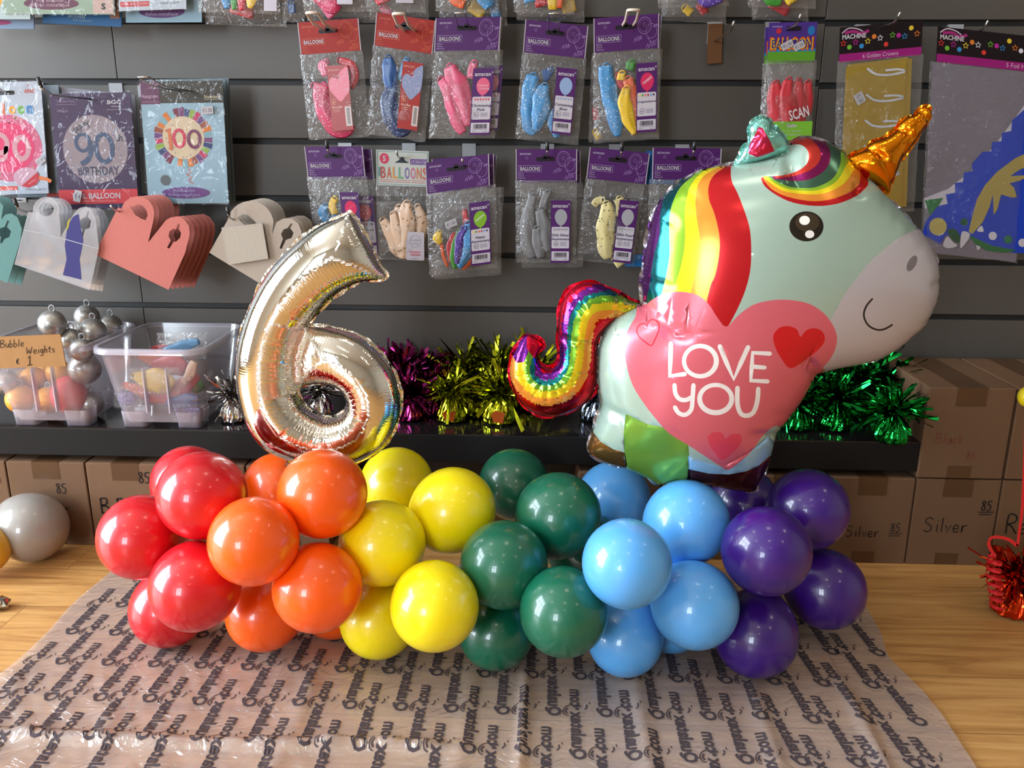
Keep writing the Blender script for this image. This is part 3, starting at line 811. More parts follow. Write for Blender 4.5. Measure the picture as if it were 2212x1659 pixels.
RAIN = [hexc(240, 210, 60), hexc(70, 150, 60), hexc(235, 90, 50), hexc(190, 30, 60), hexc(90, 170, 220), hexc(60, 30, 90)]
def packet(TL, TR, BL, Y, label, head='purple', balloons=(), card=None, H_=262, group='latex balloon packets', bagx=(-2, 148), behind=False, sticker=None):
    F = Frame.pic(TL, TR, BL, Y, 145, H_)
    t = thing('balloon_packet', label, 'balloon packet', F.p(72, 0), group)
    if head == 'purple': brand_header('header_card', t, F, PURP, LIL, hexc(190, 170, 205), LIL)
    elif head == 'red': brand_header('header_card', t, F, REDH, ORG, hexc(215, 110, 80), hexc(215, 110, 80))
    bag(t, F, bagx[0], bagx[1], 70, H_)
    p = MB(); small_print(p, F, bagx[0] + 10, bagx[1] - 8, 78, 150, 3.6, hexc(110, 106, 108), 0.0004, .7)
    small_print(p, F, bagx[0] + 10, 60, 150, H_ - 8, 3.6, hexc(110, 106, 108), 0.0004, .7)
    p.build('printed_text', M['paper'], t)
    for pts, wd, m_, w_ in balloons: limp(t, F, pts, wd, m_, w_)
    if card: insert_card(t, F, *card)
    if sticker: price(t, F, *sticker)
    return t, F

PINK = lx('pink_latex', hexc(228, 88, 128)); DPINK = lx('raspberry_dotted_latex', hexc(205, 45, 95), hexc(240, 190, 200))
BLU = lx('blue_latex', hexc(28, 84, 150)); DBLU = lx('navy_dotted_latex', hexc(28, 52, 100), hexc(190, 205, 225))
SKY = lx('sky_latex', hexc(72, 150, 205)); DSKY = lx('sky_dotted_latex', hexc(66, 146, 205), hexc(210, 228, 240))
YEL = lx('yellow_latex', hexc(245, 200, 40)); DYEL = lx('yellow_dotted_latex', hexc(245, 200, 40), hexc(250, 235, 190))
ORA = lx('orange_latex', hexc(240, 100, 40)); DORA = lx('orange_dotted_latex', hexc(240, 98, 40), hexc(250, 220, 190))
DRED = lx('red_dotted_latex', hexc(200, 30, 50), hexc(245, 200, 205)); REDL = lx('red_latex', hexc(205, 40, 55))
GRE = lx('green_latex', hexc(60, 150, 50)); VIO = lx('violet_dotted_latex', hexc(90, 60, 160), hexc(220, 210, 240))
CREAM = lx('cream_dotted_latex', hexc(228, 190, 158), hexc(150, 110, 80), 120); PEARL = lx('pearl_latex', hexc(235, 218, 150), hexc(120, 110, 60), 150)
GREYL = lx('silver_grey_latex', hexc(120, 118, 120))

# ---- upper row of packets
packet((642, 49), (774, 39), (670, 303), -.085, 'red-topped packet of pink dotted balloons, leftmost of the hanging latex packets', 'red',
       [([(60, 90), (52, 100), (58, 120)], [8, 12, 10], PINK, .004), ([(92, 88), (118, 100), (124, 130), (110, 150)], [7, 10, 9, 8], DRED, .003),
        ([(50, 140), (42, 165), (45, 195), (60, 225), (90, 242), (110, 232)], [18, 20, 22, 24, 18, 8], DPINK, .006), ([(26, 140), (45, 146), (60, 150)], [8, 10, 8], PINK, .007)],
       card=(62, 100, 'red', hexc(228, 120, 140), ("It's a Girl",), None))
packet((813, 26), (941, 45), (792, 289), -.085, 'red-topped packet of blue dotted balloons, tilted to the right', 'red',
       [([(40, 92), (44, 110), (48, 135), (56, 160)], [11, 17, 18, 14], BLU, .006), ([(84, 90), (80, 110), (70, 135)], [7, 9, 8], SKY, .004), ([(60, 150), (52, 185), (62, 215), (82, 240), (108, 228)], [14, 22, 26, 20, 10], DBLU, .007)],
       card=(78, 94, 'red', hexc(140, 150, 185), ("It's a Boy",), None))
F3 = packet((943, 41), (1086, 38), (927, 294), -.070, 'purple-topped packet half hidden behind the pink christening balloons packet', 'purple', [], card=(110, 106, 'purple', hexc(228, 120, 145), ('Christening', 'Pink'), [hexc(228, 120, 145)] * 6), bagx=(0, 152))
packet((941, 39), (1083, 36), (928, 300), -.090, 'purple-topped packet of plain pink balloons labelled Christening Pink', 'purple',
       [([(92, 98), (88, 115), (84, 130)], [9, 9, 8], PINK, .004), ([(20, 132), (34, 150), (46, 185), (60, 220), (78, 250)], [10, 13, 15, 15, 8], PINK, .006), ([(38, 104), (50, 130), (66, 160), (78, 200), (88, 235)], [14, 20, 22, 22, 12], PINK, .005), ([(100, 230), (118, 246)], [14, 8], PINK, .005)],
       card=(92, 110, 'purple', hexc(235, 100, 135), ('Christening', 'Pink'), [hexc(225, 80, 110)] * 6, (('Happy', 'Christening'), hexc(245, 180, 195), 0)))
packet((1135, 42), (1271, 56), (1115, 300), -.085, 'purple-topped packet of light blue balloons labelled Christening Blue', 'purple',
       [([(68, 104), (60, 112), (50, 116)], [8, 12, 12], BLU, .003), ([(28, 118), (24, 150), (22, 190), (28, 225), (44, 246)], [14, 18, 17, 17, 7], DSKY, .005), ([(56, 138), (52, 170), (50, 205), (44, 240)], [12, 20, 19, 7], DSKY, .007), ([(86, 190), (88, 220), (96, 250)], [14, 16, 6], DSKY, .004)],
       card=(82, 96, 'purple', hexc(150, 175, 215), ('Christening', 'Blue'), [hexc(150, 175, 215)] * 6))
packet((1286, 44), (1430, 33), (1277, 306), -.070, 'purple-topped packet half hidden behind the bright congratulations balloons packet', 'purple', [([(6, 190), (10, 215)], [7, 7], DRED, .003), ([(8, 240), (18, 256)], [7, 7], YEL, .003)], bagx=(-6, 150))
packet((1282, 40), (1424, 29), (1284, 310), -.090, 'purple-topped packet of mixed bright balloons labelled Congratulations', 'purple',
       [([(26, 100), (28, 130), (34, 165), (50, 205), (52, 250)], [16, 16, 18, 22, 6], DSKY, .007), ([(62, 118), (60, 132)], [9, 9], YEL, .007), ([(84, 96), (80, 112)], [12, 9], GRE, .004), ([(54, 120), (60, 140), (70, 148)], [7, 8, 7], DRED, .005),
        ([(72, 150), (68, 180), (76, 215), (92, 248)], [9, 15, 15, 6], DYEL, .009), ([(76, 130), (84, 155), (92, 190), (98, 225), (92, 245)], [12, 13, 14, 12, 6], DORA, .006), ([(94, 240), (118, 225), (126, 210)], [7, 9, 6], DRED, .005)],
       card=(94, 100, 'purple', hexc(220, 45, 95), ('Congratulations',), RAIN, (('CONGRATS',), hexc(250, 220, 225), -35)))
# ---- second row
packet((665, 322), (803, 322), (690, 560), -.070, 'purple-topped packet partly hidden behind the leftmost second row packet', 'purple', [], card=(96, 108, 'purple', hexc(200, 40, 60), ('Assorted',), RAIN), bagx=(0, 150))
packet((657, 317), (783, 316), (684, 548), -.090, 'purple-topped packet of mixed balloons above the silver number balloon tip', 'purple',
       [([(38, 138), (30, 155), (36, 180), (30, 215)], [8, 12, 9, 12], SKY, .005), ([(64, 122), (56, 140), (60, 158)], [9, 9, 8], YEL, .006), ([(70, 190), (52, 205), (40, 220)], [9, 10, 9], GRE, .005), ([(24, 205), (18, 230)], [10, 12], VIO, .006), ([(56, 160), (60, 190)], [6, 9], DSKY, .004)],
       card=(80, 106, 'purple', hexc(222, 40, 95), ('Happy', 'Birthday'), RAIN, (('HAPPY',), hexc(245, 90, 140), -30)), H_=255)
# white "5 BALLOONS" packet
F = Frame.pic((812, 323), (926, 327), (816, 560), -.08, 114, 237)
t = thing('balloon_packet', 'white-topped packet of cream dotted balloons headed 5 Balloons in coloured letters', 'balloon packet', F.p(57, 0), 'latex balloon packets')
b = MB(); slab(b, F, rect(0, 0, 114, 75), hexc(196, 200, 192), .0016)
for s in (((3, 3), (111, 3)), ((111, 3), (111, 72)), ((111, 72), (3, 72)), ((3, 72), (3, 3))): pen(b, F, s, 1.0, hexc(110, 160, 170))
flat(b, F, ell(18, 18, 10, 11), hexc(214, 50, 90)); write(b, F, '5', 18, 18, 11, WHT, 3 * EPS, bold=.03)
flat(b, F, rect(74, 17, 111, 29), hexc(120, 88, 150)); write(b, F, '12"/30.4 CM', 93, 23, 6, WHT, 3 * EPS, width=32)
flat(b, F, [(40, 26), (50, 20), (52, 16), (60, 16), (62, 20), (72, 26)], hexc(30, 40, 50))
for i, (ch, c) in enumerate(zip('BALLOONS', [(190, 85, 80), (205, 100, 70), (220, 150, 70), (110, 170, 130), (130, 110, 170), (210, 110, 150), (215, 120, 80), (205, 90, 80)])):
    write(b, F, ch, 15 + i * 13.0, 47, 24, hexc(*c), width=10.5, bold=.015)
for i in range(2): small_print(b, F, 8, 106, 63 + i * 4, 64 + i * 4, 3, hexc(205, 120, 120), 2 * EPS, 1.2)
pen(b, F, [(7, 36), (7, 56)], 3, hexc(90, 150, 150)); b.build('header_card', M['card'], t)
bag(t, F, -1, 118, 74, 237)
for pts, wd, w_ in (([(14, 150), (30, 175), (42, 210), (50, 228)], [9, 14, 14, 6], .006), ([(50, 120), (44, 150), (50, 190), (56, 225)], [8, 13, 16, 10], .005), ([(68, 110), (66, 135), (68, 165), (60, 205), (60, 232)], [10, 16, 17, 16, 8], .008), ([(90, 118), (98, 140), (96, 175), (86, 215)], [8, 12, 13, 9], .005), ([(38, 135), (46, 170), (56, 215)], [8, 12, 10], .009)):
    limp(t, F, pts, wd, CREAM, w_)
b = MB(); slab(b, F, rrect(66, 172, 106, 234, 3), hexc(196, 188, 196), .0004, w=.0118)
ring(b, F, 86, 192, 12, 13, .8, hexc(150, 150, 155), .0122); write(b, F, 'Cookie', 86, 189, 5, hexc(150, 150, 155), .0122, width=20); write(b, F, 'Crew', 86, 197, 5, hexc(150, 150, 155), .0122, width=14)
write(b, F, 'CONGRATS', 86, 216, 4, hexc(220, 80, 110), .0122, width=24, bold=.02); write(b, F, 'WEDDING', 86, 222, 4, hexc(220, 80, 110), .0122, width=22, bold=.02); write(b, F, 'amscan', 86, 230, 2.5, hexc(90, 80, 100), .0122, width=12)
b.build('insert_card', M['label'], t)

packet((938, 348), (1073, 336), (932, 600), -.066, 'purple-topped packet, rearmost of the Happy Anniversary stack', 'purple', [], bagx=(0, 165))
packet((932, 344), (1067, 333), (940, 604), -.078, 'purple-topped packet in the middle of the Happy Anniversary stack', 'purple', [([(60, 200), (70, 240)], [10, 8], DRED, .003)], bagx=(0, 160))
packet((918, 352), (1056, 332), (930, 597), -.094, 'front purple-topped packet of striped bright balloons labelled Happy Anniversary', 'purple',
       [([(26, 160), (22, 175), (28, 188)], [6, 11, 5], YEL, .006), ([(30, 190), (34, 220), (42, 245)], [4, 4, 3], DORA, .005), ([(86, 120), (90, 150)], [6, 7], DRED, .004),
        ([(60, 170), (50, 200), (52, 235)], [6, 9, 7], DRED, .005), ([(74, 165), (62, 195), (56, 225), (60, 250)], [6, 8, 8, 4], GRE, .008), ([(84, 160), (72, 185), (68, 215), (64, 240)], [8, 9, 9, 5], VIO, .009), ([(92, 150), (94, 180), (90, 215), (68, 248)], [7, 12, 13, 6], DSKY, .008), ([(104, 165), (112, 195), (106, 225), (76, 252)], [9, 10, 9, 6], DORA, .006), ([(118, 185), (116, 210), (104, 235)], [6, 8, 6], DORA, .005)],
       card=(98, 104, 'purple', hexc(130, 180, 45), ('Happy', 'Anniversary'), RAIN, (('HAPPY',), hexc(225, 240, 200), -30)), bagx=(-2, 158), sticker=(55, 144, 26, 16, -15))
packet((1121, 327), (1254, 326), (1127, 578), -.070, 'purple-topped packet half hidden behind the grey balloons packet', 'purple', [], bagx=(0, 150))
packet((1114, 322), (1247, 322), (1115, 567), -.090, 'purple-topped packet of dull grey balloons labelled 25th Silver Anniversary', 'purple',
       [([(42, 105), (34, 130), (26, 165), (30, 210), (44, 250)], [11, 10, 16, 20, 10], GREYL, .005), ([(76, 98), (66, 125), (60, 160)], [10, 9, 12], GREYL, .004), ([(58, 138), (66, 165), (72, 200), (78, 235)], [12, 15, 20, 14], GREYL, .008), ([(50, 180), (54, 215), (60, 250)], [10, 14, 8], GREYL, .009)],
       card=(84, 115, 'purple', hexc(165, 165, 170), ('25th Silver', 'Anniversary'), [hexc(150, 150, 155)] * 6), bagx=(-1, 146))
F = packet((1274, 318), (1404, 331), (1246, 562), -.088, 'purple-topped packet of pale yellow balloons labelled 30th Pearl Anniversary', 'purple',
       [([(44, 115), (30, 122), (24, 130)], [10, 9, 8], PEARL, .004), ([(54, 122), (60, 140), (58, 175), (66, 215), (76, 250)], [12, 17, 22, 22, 9], PEARL, .007), ([(84, 108), (90, 125), (88, 150)], [14, 10, 10], PEARL, .005), ([(90, 240), (112, 262)], [12, 12], PEARL, .006)],
       card=(86, 110, 'purple', hexc(175, 172, 178), ('30th Pearl', 'Anniversary'), [hexc(170, 170, 175)] * 6), bagx=(-2, 142))
packet((1410, 319), (1559, 321), (1403, 567), -.090, 'purple-topped packet partly covered by the mane of the unicorn balloon', 'purple',
       [([(10, 150), (14, 175), (12, 200)], [7, 8, 6], DRED, .005), ([(30, 180), (40, 220)], [12, 10], DRED, .005)], bagx=(-6, 150))
F = Frame.pic((1396, 326), (1410, 326), (1372, 575), -.070, 14, 249)
t = thing('balloon_packet', 'blue card packet showing as a strip behind the pearl anniversary packet', 'balloon packet', F.p(30, 0), 'latex balloon packets')
b = MB(); slab(b, F, [(0, 0), (120, 0), (120, 70), (-8, 70)], hexc(28, 110, 180), .0014); b.build('header_card', M['card'], t); b = MB(); slab(b, F, [(-22, 222), (20, 222), (20, 249), (-24, 249)], hexc(30, 120, 190), .0006, w=.006); b.build('insert_card', M['card'], t)
bag(t, F, -24, 120, 70, 249)

# ---- green-topped packet
F = Frame.pic((1662, 49), (1766, 47), (1646, 306), -.085, 105, 258)
for Y_, lab in ((-.072, 'green and purple topped packet hanging behind the red balloons packet'), (-.088, 'green and purple topped packet of red balloons with a Sale label')):
    F = Frame.pic((1662 - (8 if Y_ > -.08 else 0), 49 + (10 if Y_ > -.08 else 0)), (1766 - (8 if Y_ > -.08 else 0), 47 + (10 if Y_ > -.08 else 0)), (1646 - (4 if Y_ > -.08 else 0), 306), Y_, 105, 258)
    t = thing('balloon_packet', lab, 'balloon packet', F.p(52, 0), 'latex balloon packets')
    b = MB(); slab(b, F, rect(0, 0, 105, 82), hexc(78, 48, 140), .0016)
    flat(b, F, rect(0, 62, 105, 82), hexc(96, 160, 40)); flat(b, F, rect(0, 56, 105, 62), hexc(40, 130, 180))
    flat(b, F, rrect(38, 8, 70, 18, 4), (.01, .006, .015), 2 * EPS); flat(b, F, ell(22, 18, 6, 6), hexc(200, 40, 60), 2 * EPS); flat(b, F, ell(93, 18, 8, 10), hexc(40, 120, 190), 2 * EPS)  # dark slot print stands for the shadowed hanger hole
    write(b, F, 'BALLOON', 52, 45, 26, hexc(220, 90, 30), 2 * EPS, width=97, bold=.06); write(b, F, 'BALLOON', 52, 45, 22, hexc(225, 190, 50), 3 * EPS, width=92, bold=.025); write(b, F, 'BALLOON', 52, 45, 19, hexc(44, 60, 130), 4 * EPS, width=88)
    write(b, F, 'unique', 18, 8, 4, hexc(200, 190, 220), 2 * EPS, width=22)
    b.build('header_card', M['card'], t); bag(t, F, -3, 110, 80, 258)
    for pts, wd, w_ in (([(20, 130), (26, 160), (30, 195), (34, 225)], [8, 18, 20, 14], .006), ([(48, 124), (46, 155), (52, 190), (56, 225)], [9, 15, 20, 16], .008), ([(70, 126), (74, 160), (78, 195), (76, 225)], [8, 14, 16, 12], .006), ([(92, 130), (94, 160), (90, 200)], [9, 11, 12], .005)):
        limp(t, F, pts, wd, REDL, w_)
    b = MB(); write(b, F, 'SCAN', 74, 196, 22, hexc(235, 225, 225), .0128, width=44, rot=-15, bold=.02); b.build('balloon_print', M['paper'], t)
    b = MB(); slab(b, F, rrect(18, 214, 106, 256, 2), hexc(126, 190, 56), .0004, w=.0122)
    write(b, F, 'Sale', 60, 223, 8, WHT, .0126, width=22, bold=.02); write(b, F, '5 x 12" Printed', 60, 235, 4, WHT, .0126, width=40); write(b, F, 'Latex Balloons', 60, 243, 4, WHT, .0126, width=42); b.build('sale_label', M['label'], t)
    if Y_ < -.08: price(t, F, 42, 48, 26, 15, -28, .0012); price(t, F, 68, 50, 24, 15, -28, .0012)

# ---- party hats and crowns
STC = [(225, 60, 50), (120, 190, 60), (190, 40, 150), (60, 150, 210), (240, 210, 60), (230, 130, 50), (230, 225, 235)]
def party_header(t, F, Wd, txt, tx):
    b = MB(); slab(b, F, rect(0, 0, Wd, 72), hexc(26, 14, 20), .0018)
    flat(b, F, rect(0, 55, Wd, 72), hexc(160, 28, 120))
    pen(b, F, [(4, 12), (18, 3), (36, 5), (50, 12)], 2.2, hexc(225, 200, 215), smooth=4); pen(b, F, [(10, 12), (30, 10), (46, 16), (63, 11)], 6, hexc(170, 40, 120), 1.6 * EPS, smooth=4)
    write(b, F, 'MACHINE', 31, 20, 9.5, WHT, 3 * EPS, width=52, bold=.03)
    rs = random.Random(11)
    for i in range(int(Wd / 13)):
        x = 8 + i * 13.3; y = (42 if i % 2 else 33) if x < 66 else rs.uniform(7, 46); c = hexc(*STC[i % 7])
        if i % 2 == 0: pen(b, F, star(x, y, 6.5) + star(x, y, 6.5)[:1], 1.5, c)
        else: flat(b, F, ell(x, y, 5, 5, 18), c, 2 * EPS)
    write(b, F, txt, tx, 63, 9, hexc(225, 190, 215), 2 * EPS, width=7.2 * len(txt) * .72)
    b.build('header_card', M['card'], t)
F = Frame.pic((1815, 60), (1994, 43), (1801, 470), -.09, 179, 412)
t = thing('crown_packet', 'tall clear packet of folded gold foil crowns behind the golden horn', 'party packet', F.p(90, 0), 'party packets at the right')
party_header(t, F, 179, '6 Golden Crowns', 90)
GOLD = (*hexc(196, 168, 74), 1.0)
b = MB(); rs = random.Random(3)
for j, (x0, x1) in enumerate(((18, 150), (24, 158), (14, 146))): slab(b, F, [(x0, 78 + j * 3), (x1, 74 + j * 4), (x1 + 6, 400), (x0 - 4, 404)], GOLD[:3], .0006, w=.002 + .0012 * j)
b.build('gold_crown_sheet', M['gold_sheet'], t)
b = MB()
for j in range(5): pen(b, F, [(60, 90 + j * 55), (80, 104 + j * 55), (110, 108 + j * 55), (142, 104 + j * 55), (128, 98 + j * 55), (100, 98 + j * 54)], 4.5, hexc(215, 215, 222), .0052, smooth=5)
b.build('elastic_band', M['paper'], t)
bag(t, F, -4, 184, 70, 412, t1=.012); price(t, F, 46, 152, 24, 20, 62, .006)
F = Frame.pic((2027, 57), (2232, 79), (2000, 546), -.085, 205, 488)
t = thing('hat_packet', 'wide clear packet holding a blue and gold foil party shape at the right edge', 'party packet', F.p(100, 0), 'party packets at the right')
party_header(t, F, 205, '5 Foil Hats', 180)
b = MB(); zz = .003
flat(b, F, rect(-10, 74, 206, 486), hexc(128, 120, 132), zz - .001)
def pxs(F, pts, Y):
    """picture points to the design surface of F"""
    out = []
    A = np.array([F.U, F.V]).T
    for x, y in pts:
        P = aty(x, y, Y) - F.O; q = np.linalg.lstsq(A, P, rcond=None)[0]; out.append((q[0], q[1]))
    return out
ed = [(1994, 428), (2046, 408), (2100, 366), (2150, 310), (2212, 225), (2226, 204)]
teeth = [(2212, 235), (2184, 260), (2182, 283), (2162, 287), (2161, 305), (2141, 307), (2139, 327), (2120, 328), (2097, 354), (2099, 369), (2080, 373), (2078, 393), (2061, 395), (2061, 416), (2041, 420), (2045, 440), (2024, 445)]
blue = [(2226, 216)] + teeth + [(2000, 475), (1990, 505), (2030, 527), (2040, 508), (2090, 512), (2130, 528), (2180, 545), (2232, 548)]
flat(b, F, pxs(F, ed + [(2226, 440), (2040, 452), (1996, 450)], -.085), hexc(205, 198, 208), zz)
flat(b, F, pxs(F, [(1996, 432), (2036, 427), (2026, 444), (2006, 465)], -.085), hexc(38, 120, 66), zz + EPS)
flat(b, F, pxs(F, [(2090, 507), (2140, 530), (2195, 540), (2170, 546), (2130, 541), (2104, 526)], -.085), hexc(30, 110, 60), zz + 3 * EPS)
flat(b, F, pxs(F, blue, -.085), hexc(28, 66, 190), zz + 2 * EPS)
for pts, c in (([(2035, 530), (2044, 510), (2056, 522), (2066, 530), (2050, 536)], (205, 200, 208)), ([(2076, 500), (2094, 507), (2078, 532), (2072, 532)], (210, 205, 210)), ([(2107, 530), (2117, 532), (2110, 540)], (205, 200, 205)), ([(2045, 497), (2060, 494), (2072, 510), (2068, 524), (2052, 514)], (24, 80, 50)), ([(2118, 487), (2122, 500), (2108, 498)], (220, 215, 220))): flat(b, F, pxs(F, smooth_line(pts, True, 3), -.085), hexc(*c), zz + 3 * EPS)
gold = [(2224, 326), (2190, 342), (2150, 372), (2125, 400), (2108, 430), (2097, 470), (2090, 500), (2098, 505), (2120, 480), (2136, 445), (2142, 420), (2144, 464), (2152, 452), (2160, 420), (2186, 427), (2194, 425), (2188, 405), (2178, 396), (2200, 390), (2224, 378), (2180, 380), (2200, 366), (2224, 358)]
flat(b, F, pxs(F, gold, -.085), hexc(176, 156, 86), zz + 4 * EPS)
flat(b, F, pxs(F, ell(2024, 489, 19, 19), -.085), hexc(190, 172, 100), zz + 4 * EPS)
for x, y, r_, c in ((2142, 509, 9, (215, 210, 222)), (2175, 517, 9, (30, 120, 80)), (2080, 479, 8, (26, 90, 60)), (2206, 524, 9, (210, 200, 210))): flat(b, F, pxs(F, ell(x, y, r_, r_, 16), -.085), hexc(*c), zz + 4 * EPS)
b.build('foil_hat_sheet', M['label'], t)
bag(t, F, -14, 210, 72, 488, t1=.010)
# cardboard strip
F = Frame.pic((1530, 52), (1561, 50), (1527, 138), -.012, 31, 87)
b = MB(); slab(b, F, [(0, 0), (31, 0), (32, 87), (0, 87)], hexc(120, 82, 52), .002)
tag(b.build('cardboard_strip', M['cardboard']), 'narrow brown cardboard strip hanging alone on the grey wall', 'cardboard strip')

# ---- packets cut by the top edge of the photo
def top_packet(x0, x1, yb, Y, label, balls, tilt=0, extra=None, card=None):
    F = Frame.pic((x0, yb - 190), (x1, yb - 190 + tilt), (x0 + 4, yb), Y, x1 - x0, 190)
    t = thing('balloon_packet', label, 'balloon packet', F.p((x1 - x0) / 2, 0), 'balloon packets cut by the top edge')
    b = MB(); slab(b, F, rect(0, -68, x1 - x0, 2), PURP, .0016); b.build('header_card', M['card'], t)
    bag(t, F, 0, x1 - x0, 0, 190)
    p = MB(); small_print(p, F, 8, x1 - x0 - 8, 120, 182, 3.6, hexc(118, 112, 116), 0.0004, .8); p.build('printed_text', M['paper'], t)
    for pts, wd, m_ in balls: limp(t, F, pts, wd, m_, .006)
    if card:
        c = MB(); slab(c, F, rect(*card), hexc(190, 180, 190), .0004, w=.0122); c.build('insert_card', M['label'], t)
    return t
top_packet(440, 620, 52, -.065, 'rear clear packet at the top edge, under the four coloured balloon ends', [([(60, 150), (110, 165)], [14, 10], REDL)], 6)
top_packet(425, 606, 26, -.09, 'clear packet at the top edge with blue, green, red and yellow balloon ends', [([(60, 120), (62, 150), (66, 182)], [15, 13, 5], DSKY), ([(78, 120), (80, 150), (82, 184)], [8, 9, 4], GRE), ([(98, 120), (98, 155), (98, 186)], [11, 11, 4], DRED), ([(122, 120), (120, 150), (116, 180)], [14, 14, 4], DYEL)], 4, card=(150, 100, 178, 186))
top_packet(608, 656, 48, -.075, 'narrow clear packet at the top edge between two stacks', [([(20, 150), (24, 172)], [9, 8], BLU)], 0)
top_packet(660, 815, 46, -.07, 'rear clear packet behind the left pink dotted balloons at the top edge', [([(40, 150), (60, 180)], [14, 10], PINK)], 4)
top_packet(652, 788, 25, -.09, 'clear packet at the top edge with white dotted raspberry balloons above the first red header', [([(20, 110), (40, 150), (65, 176), (78, 170)], [16, 22, 20, 12], DPINK)], 0, card=(78, 100, 112, 176))
top_packet(795, 925, 42, -.07, 'rear clear packet behind the right pink dotted balloons at the top edge', [([(30, 160), (50, 182)], [10, 8], PINK)], 4)
top_packet(786, 918, 25, -.09, 'clear packet at the top edge with dotted red balloons above the tilted red header', [([(20, 120), (34, 150), (42, 172)], [16, 20, 14], DRED)], 2, card=(70, 100, 108, 172))
top_packet(945, 1095, 48, -.07, 'rear clear packet at the top edge with blue and yellow ends', [([(70, 150), (100, 170)], [14, 12], YEL), ([(120, 140), (128, 176)], [10, 10], DSKY)], 6)
top_packet(937, 1078, 25, -.09, 'clear packet at the top edge with orange and blue balloon ends', [([(38, 120), (48, 160), (66, 172)], [14, 16, 12], DORA), ([(104, 120), (110, 160), (120, 178)], [16, 16, 10], DSKY)], 4, card=(76, 100, 108, 160))
top_packet(1112, 1262, 44, -.07, 'rear clear packet at the top edge above the Christening Blue header', [([(110, 120), (118, 170)], [16, 14], YEL)], 4)
top_packet(1106, 1240, 26, -.09, 'clear packet at the top edge with blue, crimson and yellow balloon ends', [([(34, 130), (40, 168)], [14, 14], DSKY), ([(56, 120), (64, 176)], [16, 14], DRED), ([(88, 120), (86, 182)], [18, 8], DYEL), ([(108, 130), (100, 178)], [8, 6], DORA)], 6)
top_packet(1426, 1568, 44, -.065, 'rear clear packet at the top edge holding small red and yellow balloons', [([(50, 160), (64, 172)], [9, 9], YEL), ([(84, 150), (96, 170)], [12, 8], DRED)], 8)
top_packet(1418, 1575, 18, -.09, 'clear packet at the top edge with dotted violet and orange balloons', [([(90, 150), (108, 176), (138, 168)], [14, 16, 14], VIO), ([(140, 166), (156, 160)], [14, 10], DORA)], -6)
top_packet(1620, 1745, 42, -.065, 'rear clear packet at the top edge above the green Sale packet', [([(40, 150), (80, 170)], [12, 12], REDL)], 4)
top_packet(1612, 1762, 16, -.09, 'clear packet at the top edge with green and yellow balloon ends, rightmost of them', [([(34, 140), (50, 170), (72, 176)], [12, 16, 10], GRE), ([(80, 140), (100, 178)], [18, 14], DYEL), ([(130, 130), (134, 170)], [12, 12], YEL)], 2)

# ---- printed foil balloon packets, left
def foil_packet(TL, TR, BL, Y, wu, hu, label, draw, wrap=True, thick=.0022):
    F = Frame.pic(TL, TR, BL, Y, wu, hu)
    t = thing('foil_balloon_packet', label, 'foil balloon packet', F.p(wu / 2, 0), 'foil balloon packets')
    b = MB(); draw(b, F); b.build('printed_card', M['card'], t)
    if wrap:
        nx, ny = 10, 14; v = []
        for j in range(ny + 1):
            for i in range(nx + 1): v.append(F.p(-3 + (wu + 6) * i / nx, -3 + (hu + 6) * j / ny, .0022 + .0016 * math.sin(i * 1.1 + j * .7) * math.sin(PI * i / nx) + .001 * math.sin(j * 1.3)))
        f = [(j * (nx + 1) + i, (j + 1) * (nx + 1) + i, (j + 1) * (nx + 1) + i + 1, j * (nx + 1) + i + 1) for j in range(ny) for i in range(nx)]
        q = MB(); q.add(v, f, (1, 1, 1), 0, True); q.build('clear_wrap', M['wrap'], t)
    return t, F
SKYB = hexc(150, 180, 196)
